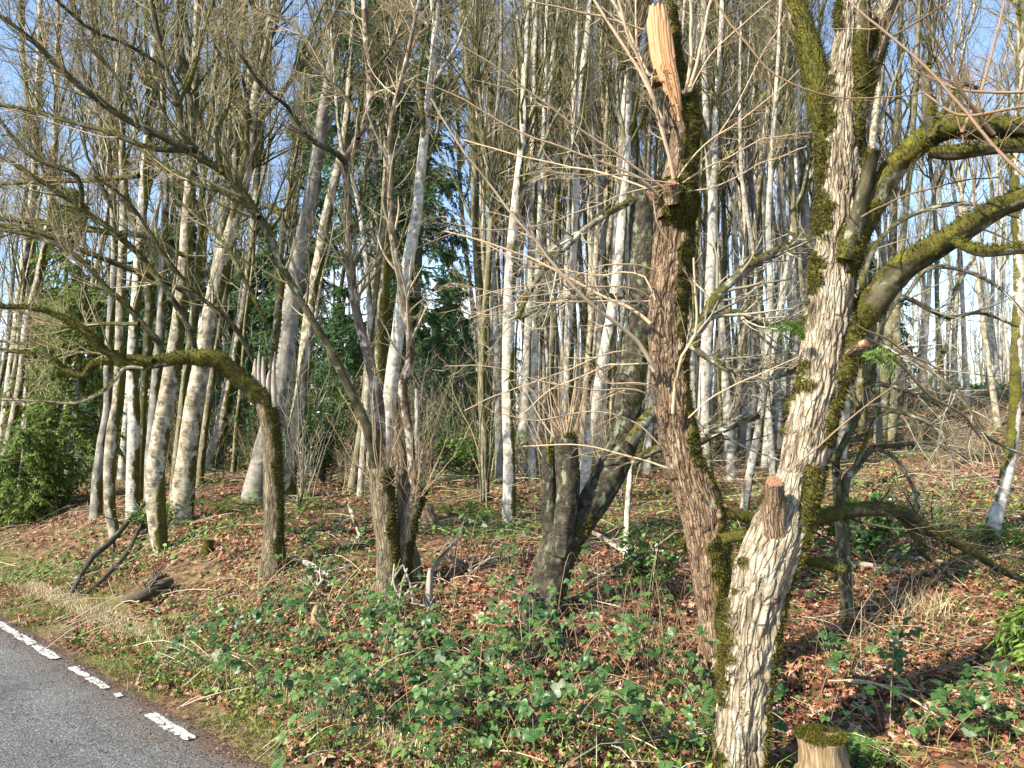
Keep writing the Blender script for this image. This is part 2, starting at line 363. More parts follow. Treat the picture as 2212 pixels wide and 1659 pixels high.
rg_ = N.math('SINE', N.math('ADD', N.math('MULTIPLY', ln.outputs['Value'], 900.), N.math('MULTIPLY', N.noise(bk, 40, 2), 6.)))
c = N.ramp(N.math('ADD', N.math('MULTIPLY', rg_, .16), N.noise(bk, 90, 4, .7)), [(.25, (.08, .035, .02)), (.5, (.25, .12, .07)), (.75, (.42, .25, .15))]); N.fin(c, .75, N.bump(rg_, .3, .002), .2); M['cut'] = N.m
M['rotten'] = simple('rotten_wood', [(.05, .03, .018), (.24, .165, .09), (.55, .43, .27)], 22, fs=(3, 3, .35), bumpd=.02)
M['grey_wood'] = simple('weathered_wood', [(.12, .10, .08), (.30, .26, .20), (.52, .47, .39)], 14, fs=(3, 3, .5), bumpd=.006)
M['wet_wood'] = simple('dark_fallen_wood', [(.02, .017, .013), (.06, .05, .036), (.17, .15, .12)], 10, fs=(3, 3, .6), bumpd=.006)
M['moss'] = simple('moss_threads', [(.022, .022, .005), (.05, .047, .009), (.115, .11, .013), (.25, .23, .026)], 9, patch=.75, space='obj', isl=True, rough=.9, bumpd=0, trans=.25)
M['moss_dark'] = simple('dark_moss_threads', [(.016, .015, .005), (.05, .045, .01), (.12, .105, .02), (.20, .18, .03)], 9, patch=.6, space='obj', isl=True, rough=.9, bumpd=0, trans=.2)
M['conifer'] = simple('conifer_needles', [(.04, .095, .045), (.09, .19, .07), (.17, .29, .10)], 3, space='obj', isl=True, rough=.55, bumpd=0, trans=.38)
M['cedar'] = simple('cedar_sprays', [(.07, .12, .02), (.15, .22, .04), (.27, .33, .08)], 3, space='obj', isl=True, rough=.55, bumpd=0, trans=.3)
M['fern'] = simple('fern_green', [(.06, .12, .02), (.13, .23, .04), (.24, .34, .08)], 6, space='obj', isl=True, rough=.5, bumpd=0, trans=.3)
M['holly'] = simple('glossy_evergreen_leaf', [(.02, .06, .012), (.05, .13, .025), (.12, .22, .05)], 6, space='obj', isl=True, rough=.28, bumpd=0, spec=.6, trans=.15)
M['cover'] = simple('small_green_leaf', [(.04, .10, .018), (.10, .20, .035), (.22, .33, .07)], 6, space='obj', isl=True, rough=.45, bumpd=0, trans=.25)
M['grass'] = simple('green_grass', [(.09, .14, .02), (.20, .26, .05), (.38, .38, .13)], 6, space='obj', isl=True, rough=.6, bumpd=0, trans=.3)
M['straw'] = simple('dry_straw', [(.26, .18, .09), (.50, .39, .22), (.72, .62, .42)], 6, space='obj', isl=True, rough=.7, bumpd=0, trans=.15)
M['litter'] = simple('dead_leaf', [(.045, .02, .012), (.16, .058, .033), (.28, .108, .058), (.38, .18, .10), (.50, .34, .23)], 8, space='obj', isl=True, rough=.65, bumpd=0, trans=.12)
M['wet_litter'] = simple('crumbled_leaf', [(.03, .018, .012), (.08, .045, .03), (.15, .09, .06), (.26, .18, .12)], 8, space='obj', isl=True, rough=.8, bumpd=0)
def leaf_mat(name, top, under):
    N = NT(name); g = N.n('ShaderNodeNewGeometry'); o = N.n('ShaderNodeTexCoord').outputs['Object']
    r = N.rnd(); c = N.ramp(r, [(0, top[0]), (.5, top[1]), (1, top[2])])
    c = N.mix(c, N.ramp(N.noise(o, 60, 3), [(.3, .75), (.7, 1.2)]), .8, 'MULTIPLY')
    c = N.mix(c, under, g.outputs['Backfacing'])
    return N.fin(c, .42, N.bump(N.noise(o, 90, 2), .5, .002), .45, .15)
M['bramble'] = leaf_mat('bramble_leaf', [(.022, .058, .015), (.048, .112, .026), (.11, .185, .045)], (.17, .21, .12))
# ------------------------------------------------------------------ ground and road
def grid_mesh(X, Y, Z):
    n, m = X.shape; v = np.stack([X, Y, Z], -1).reshape(-1, 3)
    i = (np.arange(n-1)*m)[:, None]; j = np.arange(m-1)[None]
    return v, np.stack([i+j, i+m+j, i+m+j+1, i+j+1], -1).reshape(-1, 4)
w_ = np.linspace(-1, 1, 380)
gx = 5.5*np.sinh(4.95*w_); X, Y = np.meshgrid(gx + .5, gx + 7.0, indexing='ij')
mb = MB(); v, f = grid_mesh(X, Y, gz(X, Y)); mb.add(v, f, np.stack([rd(v[:, 0], v[:, 1]), rs(v[:, 0], v[:, 1]), v[:, 2]], -1))
N = NT('woodland_floor'); o = N.n('ShaderNodeTexCoord').outputs['Object']; bk = N.attr('bk', 'Vector')
n1 = N.noise(o, 2.2, 5, .6); n2 = N.noise(o, 14, 5, .7); vr = N.vor(N.map(o, (1, 1, .3)), 17, 'F1', 'Color'); vd = N.vor(o, 17)
bw = N.n('ShaderNodeSeparateXYZ'); N.l(vr, bw.inputs[0])
c = N.ramp(N.math('ADD', N.math('MULTIPLY', bw.outputs[0], .6), N.math('MULTIPLY', n2, .4)), [(.15, (.035, .02, .012)), (.4, (.10, .052, .032)), (.62, (.18, .095, .058)), (.85, (.28, .18, .11))])
g = N.ramp(n2, [(.3, (.03, .05, .012)), (.7, (.12, .16, .035))])
c = N.mix(c, g, N.math('MULTIPLY', N.mr(n1, .50, .62), .55))
sxyz = N.n('ShaderNodeSeparateXYZ'); N.l(bk, sxyz.inputs[0])
dn = N.math('ADD', sxyz.outputs[0], N.math('MULTIPLY', N.math('SUBTRACT', n1, .5), .9))
sh = N.math('MULTIPLY', N.mr(dn, .0, .3), N.mr(dn, 1.3, .85))
c = N.mix(c, N.ramp(n2, [(.3, (.09, .09, .03)), (.6, (.22, .20, .08))]), N.math('MULTIPLY', sh, .7))
N.fin(c, .95, N.bump(N.math('ADD', n2, N.math('MULTIPLY', vd, .6)), .8, .03), .15)
ground = mb.build('ground', N.m); tag(ground, kind='structure')
# asphalt strip, level, with debris washed to its edge
s_ = np.concatenate([np.linspace(-150, -8, 30), np.linspace(-7.8, 30, 190), np.linspace(31, 300, 60)]); d_ = np.linspace(-7.0, .22, 60)
S_, D_ = np.meshgrid(s_, d_, indexing='ij')
RX = A0[0]+RD[0]*S_+RN[0]*D_; RY = A0[1]+RD[1]*S_+RN[1]*D_
edge = sstep(.1, .22, D_)*(-.02)
mb = MB(); v, f = grid_mesh(RX, RY, .0 + edge + .004*fbm(np.stack([RX, RY, 0*RX], -1)*1.5, 2, 3)); mb.add(v, f, np.stack([D_, S_, 0*D_], -1))
N = NT('worn_asphalt'); o = N.n('ShaderNodeTexCoord').outputs['Object']; bk = N.attr('bk', 'Vector')
v1 = N.vor(o, 150, 'F1', 'Color'); sp = N.n('ShaderNodeSeparateXYZ'); N.l(v1, sp.inputs[0]); v2 = N.vor(o, 95)
n1 = N.noise(o, 1.1, 4, .6); n2 = N.noise(o, 30, 4, .7); n3 = N.noise(N.map(bk, (1.3, .35, 1)), 3.5, 5, .65)
c = N.ramp(sp.outputs[0], [(.0, (.055, .057, .055)), (.5, (.10, .103, .098)), (.85, (.155, .155, .145)), (1, (.32, .31, .29))])
c = N.mix(c, N.ramp(n1, [(.3, .72), (.7, 1.18)]), .9, 'MULTIPLY')
sxyz = N.n('ShaderNodeSeparateXYZ'); N.l(bk, sxyz.inputs[0])
cw = N.n('ShaderNodeVectorMath', operation='ADD'); N.l(N.map(o, (.75, .75, 1)), cw.inputs[0]); N.l(N.noise(o, 3, 4, .7, o=1), cw.inputs[1])
c = N.mix(c, (.035, .034, .032), N.math('MULTIPLY', N.mr(N.vor(cw.outputs[0], 1., 'DISTANCE_TO_EDGE'), .012, .003), .8))
c = N.mix(c, N.ramp(N.noise(N.map(bk, (2.2, .12, 1)), 1.3, 3), [(.35, .78), (.65, 1.12)]), .9, 'MULTIPLY')
dd = N.math('ADD', sxyz.outputs[0], N.math('ADD', N.math('MULTIPLY', N.math('SUBTRACT', n3, .5), .55), N.math('MULTIPLY', N.math('SUBTRACT', n2, .5), .25)))
deb = N.mr(dd, -.02, .10); dk = N.math('MULTIPLY', N.mr(dd, -.30, .0), .38)
dc = N.ramp(N.noise(o, 60, 4, .7), [(.3, (.045, .024, .015)), (.5, (.11, .062, .038)), (.7, (.20, .13, .08))])
c = N.mix(c, dc, N.math('MAXIMUM', N.math('MULTIPLY', deb, .93), dk))
N.fin(c, .75, N.bump(N.math('ADD', v2, n2), .7, .006), .4)
tag(mb.build('road', N.m), kind='structure')
# worn edge line, in the broken lengths that are left
segs = [(-.09, .48, 0), (.93, 1.02, 1), (1.17, 1.52, 1), (1.54, 1.88, 1), (2.2, 2.76, 0), (2.79, 3.95, 0), (3.98, 6, 0), (6.05, 12, 0), (12.1, 30, 0)]
N = NT('worn_road_paint'); o = N.n('ShaderNodeTexCoord').outputs['Object']; nn = N.noise(o, 24, 5, .7); n2 = N.noise(o, 120, 3)
c = N.mix((.42, .42, .39), (.66, .66, .62), n2); c = N.mix((.08, .078, .075), c, N.mr(nn, .37, .46)); N.fin(c, .6, N.bump(nn, .4, .003), .3)
mb = MB()
for a, b, thin in segs:
    k = max(6, int((b-a)/.03)); ss = np.linspace(a, b, k); wd = .037 if not thin else .027
    jag = lambda sd: .006*vnoise(np.stack([ss*35, 0*ss+sd, 0*ss], -1)) + .007*vnoise(np.stack([ss*7, 0*ss+sd, 0*ss], -1))
    end = np.minimum(1, np.minimum((ss-a)/.02+.75, (b-ss)/.02+.75))
    row = np.stack([-wd*end+jag(1), -wd*end*.3, wd*end*.3, wd*end+jag(5)], 1)
    SS = np.repeat(ss[:, None], 4, 1); x = A0[0]+RD[0]*SS+RN[0]*row; y = A0[1]+RD[1]*SS+RN[1]*row
    v, f = grid_mesh(x, y, 0*x+.009); mb.add(v, f)
tag(mb.build('road_edge_line', N.m, smooth=False), kind='structure')

# ------------------------------------------------------------------ litter, herbs, grass
def view_pts(n, y0, y1, pw=1.0, margin=1.3):
    """points on the floor inside the field of view, denser near the camera"""
    t = rng.random(n)**pw; y = y0 + (y1-y0)*t; x = rng.uniform(-1, 1, n)*(y*.72*margin+.4)
    return x, y
def up_normals(x, y):
    e = .15; nx = -(gz(x+e, y)-gz(x-e, y))/(2*e); ny = -(gz(x, y+e)-gz(x, y-e))/(2*e)
    return norm(np.stack([nx, ny, np.ones_like(nx)], -1))
def leaf_t(k=5, wid=.42, fold=.15, curl=.15, lobes=0):
    """flat outline fan with mid rib fold"""
    t = np.linspace(0, 1, k); w = wid*np.sin(np.pi*np.clip(t, .0, 1)**.8)*(1+lobes*np.cos(t*14))
    mid = np.stack([t, 0*t, curl*np.sin(t*3)], -1); lf = np.stack([t, w, fold*w*2+curl*np.sin(t*3)], -1); rg = lf*np.array([1, -1, 1])
    v = np.concatenate([lf, mid, rg]); f = []
    for i in range(k-1): f += [[i, k+i, k+i+1, i+1], [k+i, 2*k+i, 2*k+i+1, k+i+1]]
    v[:, 0] -= .5
    return v, np.array(f)
def star_leaf(seed):
    r_ = np.random.default_rng(seed); k = 10; th = np.arange(k)/k*2*np.pi; r = np.where(np.arange(k) % 2, .24, .5)*r_.uniform(.8, 1.2, k)
    v = np.stack([r*np.cos(th), r*np.sin(th)*.85, .16*np.sin(th*2+seed)*(r/.5)+.12*r_.normal(size=k)*(r/.5)], -1)
    v = np.vstack([v, [[0, 0, 0]]]); return v, np.array([[i, (i+1) % k, k] for i in range(k)])
def litter_ok(x, y):
    d = rd(x, y); return d > .28 + .25*vnoise(np.stack([x*2, y*2, 0*x], -1))
mb = MB()
for sd, (n, y0, y1, s0, s1, pw) in enumerate([(30000, 2.8, 8.5, .025, .075, .9), (26000, 2.8, 8.5, .02, .065, .9), (30000, 8, 19, .045, .11, .9), (16000, 17, 42, .10, .22, .9), (3500, 2.8, 7, .06, .12, 1)]):
    x, y = view_pts(n, y0, y1, pw); k = litter_ok(x, y); x, y = x[k], y[k]
    dens = fbm(np.stack([x*.8, y*.8, 0*x], -1), 2, 31); k = dens > -.45*rng.random(len(x)) - .05; x, y = x[k], y[k]
    tv, tf = star_leaf(sd)
    scatter(mb, tv, tf, np.stack([x, y, gz(x, y)+rng.uniform(.004, .035, len(x))], -1), rots(len(x), .42, up_normals(x, y)), rng.uniform(s0, s1, len(x)))
litter = tag(mb.build('leaf_litter', M['litter'], smooth=False), 'red brown dead leaves covering the woodland floor', 'leaf litter', kind='stuff')
# small green herbs and ivy between the leaves
mb = MB(); tv, tf = leaf_t(4, .34, .12, .1)
for n, y0, y1, s0, s1 in [(52000, 2.8, 9, .015, .04), (38000, 8, 20, .03, .07), (20000, 18, 42, .08, .17)]:
    x, y = view_pts(n, y0, y1, .9); k = litter_ok(x, y); x, y = x[k], y[k]
    q = np.stack([x*.55, y*.55, 0*x], -1); dens = fbm(q, 3, 51) + .25*sstep(4, 1, rd(x, y)); k = dens > -.02 + .2*rng.normal(size=len(x)) + .34*sstep(1.4, 4., rs(x, y))*sstep(14, 9, y); x, y = x[k], y[k]
    hh = rng.uniform(.01, .10, len(x))*np.where(y > 18, 2.4, 1.)
    scatter(mb, tv, tf, np.stack([x, y, gz(x, y)+hh], -1), rots(len(x), .55, up_normals(x, y)), rng.uniform(s0, s1, len(x)))
tag(mb.build('ground_cover', M['cover'], smooth=False), 'small bright green herbs and ivy leaves among dead leaves', 'ground cover', kind='stuff')
def blades(mb, x, y, h, wid, lean, base=None):
    n = len(x); b = np.stack([x, y, gz(x, y)-.005 if base is None else base], -1); d = norm(np.stack([rng.normal(0, lean, n), rng.normal(0, lean, n), np.ones(n)], -1))
    s = norm(np.cross(d, rng.normal(size=(n, 3))))*wid[:, None]; h = h[:, None]; bend = np.stack([rng.normal(0, .35, n), rng.normal(0, .35, n), -np.abs(rng.normal(0, .25, n))], -1)*h
    v = np.stack([b-s, b+s, b+d*h*.55+s*.7, b+d*h*.55-s*.7, b+d*h+bend*.6], 1)
    i = (np.arange(n)*5)[:, None]; mb.add(v, i+np.array([[0, 1, 2, 3]])); mb.f[3].append(mb.n-5*n + (i+np.array([[3, 2, 4]])))
mb = MB(); n = 34000
s = rng.uniform(-3, 9, n)**1.0; d = rng.gamma(3.0, .20, n)+.02; x, y = rp(s, d); k = (vnoise(np.stack([x*1.1, y*1.1, 0*x], -1), 5) > -.35) & (y > 2.2); x, y = x[k], y[k]
blades(mb, x, y, rng.uniform(.02, .10, len(x)), rng.uniform(.0016, .004, len(x)), .5)
x, y = view_pts(26000, 2.8, 14, .8); k = litter_ok(x, y) & (fbm(np.stack([x*.9, y*.9, 0*x], -1), 2, 77) > .02); x, y = x[k], y[k]
blades(mb, x, y, rng.uniform(.05, .22, len(x)), rng.uniform(.0015, .0035, len(x)), .8)
tag(mb.build('green_grass', M['grass'], smooth=False), 'thin green grass on the verge and bank', 'grass', kind='stuff')
mb = MB()
s = np.concatenate([rng.normal(c, .2, 900) for c in (.4, 1.0, 1.7, 2.1, 2.5, 3.0, 3.5, 4.1, 4.6, 5.2, -.3, -.9, -1.3)] + [rng.uniform(-2, 12, 3000)]); d = np.abs(rng.normal(.62, .065, len(s)))
k = rng.random(len(s)) < np.where(s < 2, .45, 1); s, d = s[k], d[k]
x, y = rp(s, d); blades(mb, x, y, rng.uniform(.04, .12, len(x))*sstep(0, .7, .3+rng.random(len(x))), rng.uniform(.002, .005, len(x)), .14)
x, y = view_pts(11000, 2.8, 13, .8); k = litter_ok(x, y) & (fbm(np.stack([x*1.2, y*1.2, 0*x], -1), 2, 91) > .04 + .5*sstep(1.5, 3.5, rs(x, y))); x, y = x[k], y[k]
blades(mb, x, y, rng.uniform(.08, .32, len(x)), rng.uniform(.001, .0025, len(x)), 1.8)
for u, v in ((2010, 1330), (1420, 800), (1500, 1470)):
    c0 = ghit(u, v); blades(mb, c0[0]+rng.normal(0, .14, 160), c0[1]+rng.normal(0, .12, 160), rng.uniform(.1, .3, 160), np.full(160, .003), .5)
tag(mb.build('dry_grass', M['straw'], smooth=False), 'pale straw stubble and dead grass along the verge', 'dry grass', kind='stuff')
mb = MB(); n = 14000; s = rng.uniform(-2, 14, n); d = rng.normal(.13, .13, n); d = np.where(rng.random(n) < .12, rng.uniform(-1.2, .3, n), d); k = (d < .75); s, d = s[k], d[k]; x, y = rp(s, d)
tv, tf = leaf_t(3, .3, .15, .1); scatter(mb, tv, tf, np.stack([x, y, np.where(d < .15, .014, gz(x, y)+.012)], -1), rots(len(x), .3), rng.uniform(.006, .026, len(x)))
tag(mb.build('road_edge_debris', M['wet_litter'], smooth=False), 'crumbled brown leaf debris swept along the road edge', 'debris', kind='stuff')
# loose sticks and dead canes nobody could count
x, y = view_pts(6500, 2.9, 28, .8); k = litter_ok(x, y); x, y = x[k], y[k]; n = len(x)
a = rng.uniform(0, 2*np.pi, n); Ls = rng.uniform(.12, .7, n)*np.where(y > 12, 1.6, 1); t = np.linspace(-.5, .5, 5)
bx = x[:, None]+np.cos(a)[:, None]*Ls[:, None]*t; by = y[:, None]+np.sin(a)[:, None]*Ls[:, None]*t
bz = gz(bx, by)+.02+rng.uniform(0, .07, (n, 1))+(rng.normal(0, .12, (n, 1))*t*Ls[:, None]) + (.12*rng.random((n, 1))*Ls[:, None]*(1-4*t*t))
for nm, mk, lb, sl_ in (('twig_debris', 'twig_grey', 'pale fallen twigs strewn over the leaves', slice(0, n//2)), ('dead_canes', 'straw', 'dry bent canes lying across the leaves', slice(n//2, n))):
    mb = MB(); tubes(mb, np.stack([bx, by, bz], -1)[sl_], np.repeat(rng.uniform(.0015, .005, (n, 1)), 5, 1)[sl_], 3); tag(mb.build(nm, M[mk]), lb, 'twigs', kind='stuff')

# standing dead stalks in the open part of the slope
mb = MB(); c_ = [(1300, 1400), (1380, 1420), (1450, 1450), (1500, 1400), (1340, 1480), (1420, 1380), (1280, 1330), (960, 1420), (760, 1350), (1150, 1500), (1900, 1420), (1980, 1350), (1820, 1450), (520, 1330), (640, 1300), (1060, 1250)]
ps = []
for u, v in c_:
    g = ghit(u, v); k = 16; x = g[0]+rng.normal(0, .2, k); y = g[1]+rng.normal(0, .2, k); h = rng.uniform(.15, .6, k)[:, None]; t = np.linspace(0, 1, 7)[None]; dx = rng.normal(0, .35, (k, 1)); dy = rng.normal(0, .3, (k, 1))
    ps.append(np.stack([x[:, None]+dx*h*t**1.7, y[:, None]+dy*h*t**1.7, gz(x, y)[:, None]+h*t*(1-.25*np.abs(dx)*t)], -1))
ps = np.concatenate(ps); rr_ = rng.uniform(.0012, .003, (len(ps), 1))*np.linspace(1, .5, 7)[None]; half = len(ps)//2; pm = rng.permutation(len(ps)); ps = ps[pm]
tubes(mb, ps[:half], rr_[:half], 4); a_, ra_ = grow(ps[:half], rr_[:half], 4*half, (.05, .2), (30, 60), .1, 4, .7, t0=.3, minr=.001); tubes(mb, a_, ra_, 3)
tag(mb.build('brown_stalks', M['shoot_dark']), 'thin brown dead stalks standing among the brambles', 'dead stalks', kind='stuff')
mb = MB(); tubes(mb, ps[half:], rr_[half:], 4); tag(mb.build('straw_stalks', M['straw']), 'pale dry stalks standing among the brambles', 'dead stalks', kind='stuff')
# ------------------------------------------------------------------ trees drawn after the photograph
class Tree:
    """a tree whose stems follow outlines seen in the photograph, each at its own distance, with real thickness"""
    def __init__(s, name, label, cat, base, Y=None, group=None, lift=0):
        b = ghit(*base) if Y is None else P(base[0], base[1], Y)
        s.Y = b[1]; b[2] = float(gz(b[0], b[1])) + lift; s.root = empty(name, b, label, cat, group); s.b = b; s.sk = []; s.tuft = []
    def stem(s, part, pts, mat, dy=(0, 0), sides=16, ds=.08, ground=False, label=None, parent=None, **k):
        n = len(pts); Ys = s.Y + np.linspace(dy[0], dy[1], n)
        p = np.array([P(a[0], a[1], y) for a, y in zip(pts, Ys)]); r = np.array([px(a[2], y) for a, y in zip(pts, Ys)])
        if ground:
            b = p[0].copy(); g0 = float(gz(b[0], b[1])); off = g0 - b[2]
            p[0, 2] = g0 + .02; fl = b.copy(); fl[2] = g0 - .25; fl[:2] += (p[0]-p[1])[:2]*.08
            p = np.vstack([fl, p]); r = np.concatenate([[r[0]*1.55], r]); r[1] *= 1.18
        mb = MB(); q, rr = trunk_tube(mb, p, r, ds, sides, seed=len(s.sk)+int(abs(p[0, 0])*10), tuft=s.tuft, **k)
        o = mb.build(part, M[mat], s.root)
        if parent is not None: o.parent = parent
        if label: o['label'] = label
        a, b_ = resamp(q, rr, 14); s.sk.append((a, b_)); return o
    def twigs(s, which, c1, l1, mat, c2=3, l2=(.1, .3), c3=0, l3=(.05, .15), name='twigs', up=.3, t0=.3, rs_=.4, sides=3, ang=(30, 75), minr=.0013, droop=0., ms=0.):
        p = np.stack([s.sk[i][0] for i in which]); r = np.stack([s.sk[i][1] for i in which]); mb = MB()
        a, ra = grow(p, r, c1, l1, ang, up, 7, rs_, minr=minr*1.3, t0=t0, droop=droop)
        ra = np.minimum(ra, .02); tubes(mb, a, ra, 4, ms)
        if c2:
            b, rb = grow(a, ra, c2*len(a), l2, (25, 65), up*.7, 5, .6, minr=minr, t0=.15, droop=droop); tubes(mb, b, rb, sides, ms)
            if c3: c, rc = grow(b, rb, c3*len(b), l3, (25, 65), up*.5, 4, .8, minr=minr, t0=.1); tubes(mb, c, rc, 3, ms)
        return tag(mb.build(name, M[mat], s.root), kind='stuff')
    def moss(s, n, size=.014, mat='moss_dark', name='moss', sl=None):
        t = s.tuft if sl is None else [s.tuft[i] for i in sl]
        return moss_tufts(name, s.root, t, n, size, M[mat])

# ---- big leaning tree at the right front
T = Tree('leaning_tree', 'thick furrowed tan trunk leaning right in the right foreground, with big mossy limbs', 'tree', (1594, 1700), Y=3.6)
big = T
T.stem('trunk', [(1582, 1900, 60), (1588, 1740, 52), (1594, 1640, 50), (1601, 1530, 49), (1614, 1430, 51), (1627, 1330, 54), (1650, 1230, 57), (1682, 1150, 56), (1702, 1106, 50), (1716, 1060, 44), (1726, 1030, 42), (1740, 970, 45), (1768, 830, 48), (1788, 690, 43), (1804, 553, 41), (1812, 400, 39), (1814, 276, 37), (1826, 130, 29), (1838, 0, 22), (1846, -140, 18), (1860, -320, 10)], 'bark_big', (0, .5), 220, .0075, False, bark=.013, bfreq=(27, 5.5), lump=.07, mossdir=(1, .1, 0), mbias=-.03, mfreq=3.2, mpuff=.42, both=True)
def L_(pts, dy, part='limb', mat='bark_branch', **k):
    kk = dict(sides=28, ds=.02, bark=.003, mossdir=(.15, -.1, 1), mbias=.26, mfreq=4, mpuff=.35, lump=.16, wob=.3); kk.update(k)
    return T.stem(part, pts, mat, dy, **kk)
L_([(1816, 440, 8), (1800, 340, 20), (1768, 200, 25), (1745, 90, 22), (1712, -10, 18), (1680, -150, 12)], (.44, .9), mat='bark_big', mbias=.2)
L_([(1812, 400, 8), (1836, 290, 20), (1880, 150, 24), (1912, 40, 19), (1945, -60, 14), (1980, -180, 8)], (.46, .1), mat='bark_big')
L_([(1862, 190, 10), (1860, 130, 12), (1866, 70, 15), (1870, 20, 11), (1872, 0, 5)], (.3, .15))
L_([(1800, 640, 22), (1822, 560, 28), (1862, 480, 26), (1905, 405, 25), (1950, 345, 24), (2005, 298, 25), (2060, 275, 26), (2140, 277, 24), (2220, 282, 21), (2330, 292, 18), (2460, 270, 14), (2620, 200, 9), (2800, 90, 4)], (.36, -.5))
L_([(2015, 330, 12), (2060, 332, 15), (2130, 322, 14), (2215, 318, 13), (2320, 322, 8)], (-.05, -.35))
L_([(2013, 300, 14), (2008, 250, 12), (2002, 190, 10), (1998, 140, 8)], (-.05, -.05))
L_([(1826, 560, 17), (1846, 490, 18), (1862, 425, 15), (1878, 365, 14), (1890, 322, 12)], (.2, .05))
L_([(1776, 800, 22), (1820, 735, 29), (1880, 665, 30), (1925, 612, 27), (1965, 572, 26), (2020, 538, 25), (2085, 497, 24), (2150, 455, 22), (2220, 425, 20), (2320, 395, 16), (2440, 360, 13), (2600, 300, 8), (2780, 200, 4)], (.5, -.6), mat='bark_branch', mbias=.42)
L_([(2060, 520, 10), (2120, 543, 12), (2215, 538, 10), (2310, 545, 6)], (-.2, -.5))
L_([(2010, 300, 5), (2070, 190, 4), (2110, 190, 4)], (-.1, 0), sides=8)
L_([(1690, 1140, 12), (1730, 1135, 13), (1800, 1112, 15), (1880, 1100, 14), (1950, 1112, 12), (2010, 1150, 11), (2060, 1172, 9), (2115, 1205, 7), (2165, 1235, 6), (2230, 1262, 4)], (.3, 1.1), sides=16, mbias=.05)
L_([(1935, 1108, 8), (1975, 1150, 9), (1990, 1190, 7), (2012, 1212, 4)], (.75, .8), sides=12)
L_([(1680, 1200, 8), (1730, 1208, 8), (1780, 1218, 10), (1822, 1234, 11)], (.3, .2), sides=14, mbias=.5)
L_([(1676, 1170, 22), (1671, 1120, 22), (1672, 1075, 19), (1672, 1045, 17)], (.08, .02), 'cut_branch', 'bark_pollard', mbias=-.02, bark=.007, lump=.3)
L_([(1838, 762, 12), (1866, 744, 11)], (-.03, -.18), 'cut_branch', 'bark_pollard', mbias=-.3, sides=14)
L_([(1560, 1168, 12), (1600, 1160, 11), (1650, 1165, 9)], (.35, .3), 'limb', mbias=.6, sides=14)
def disc(tree, u, v, Y, rx, facing, name='cut_face', mat='cut', ring=14):
    c = P(u, v, Y); n = norm(np.asarray(facing, float)); a = norm(np.cross(n, [0.1, .2, 1])); b = np.cross(n, a); r = px(rx, Y)
    th = np.arange(ring)/ring*2*np.pi; v1 = c + r*(np.cos(th)[:, None]*a + np.sin(th)[:, None]*b)*(1+.05*np.sin(3*th))[:, None] + n*.008; v0 = v1 - n*.03; L2 = np.stack([r*np.cos(th), r*np.sin(th), 0*th], -1)
    vv = np.vstack([v0, v1, [c+n*.011]]); f4 = [[i, (i+1) % ring, ring+(i+1) % ring, ring+i] for i in range(ring)]; f3 = [[ring+i, ring+(i+1) % ring, 2*ring] for i in range(ring)]
    mb = MB(); mb.add(vv, f4, np.vstack([L2, L2, [[.002, 0, 0]]])); mb.f[3].append(np.array(f3)); return mb.build(name, M[mat], tree.root, smooth=False)
disc(T, 1672, 1043, T.Y+.02, 17, (-.1, -.75, .75)); disc(T, 1869, 742, T.Y-.19, 9, (.5, -.8, .25))
nb = len(T.sk)
for pts, dy in [([(1832, 600, 10), (1838, 560, 20), (1836, 500, 22), (1838, 440, 16), (1836, 400, 7)], (.28, .4)), ([(1778, 400, 7), (1786, 360, 18), (1784, 300, 18), (1790, 260, 8)], (.36, .42)), ([(1838, 330, 8), (1840, 290, 20), (1838, 230, 20), (1846, 180, 8)], (.36, .4)),
        ([(1800, 860, 8), (1812, 820, 20), (1832, 775, 22), (1836, 720, 18), (1826, 680, 7)], (.24, .3)), ([(1782, 960, 7), (1788, 920, 13), (1800, 870, 14), (1806, 840, 6)], (.2, .24)), ([(1722, 1150, 7), (1742, 1110, 14), (1752, 1060, 14), (1756, 1010, 8)], (.1, .14))]:
    T.stem('moss_pad', pts, 'bark_branch', dy, 24, .012, lump=.35, mbias=.9, mfreq=6, mpuff=.5)
T.moss(22000, .017, 'moss_dark', 'pad_moss', sl=list(range(nb, nb+6)))
T.moss(60000, .014, sl=[0]); T.moss(45000, .013, 'moss', 'limb_moss', sl=list(range(1, nb)))
T.twigs([1, 2, 4, 8, 4], 46, (.5, 1.5), 'shoot_dark', 5, (.12, .4), 2, (.05, .16), 'shoots', up=.5, t0=.35, rs_=.13, minr=.0014)
T.twigs([4, 8, 5], 26, (.6, 1.4), 'twig', 5, (.15, .5), 2, (.05, .2), 'twigs', up=-.05, t0=.4, rs_=.12, droop=.04)
T.twigs([11, 12], 60, (.12, .6), 'bark_branch', 4, (.08, .25), 2, (.04, .15), 'lower_twigs', up=.12, t0=.15, rs_=.25, ang=(45, 95))
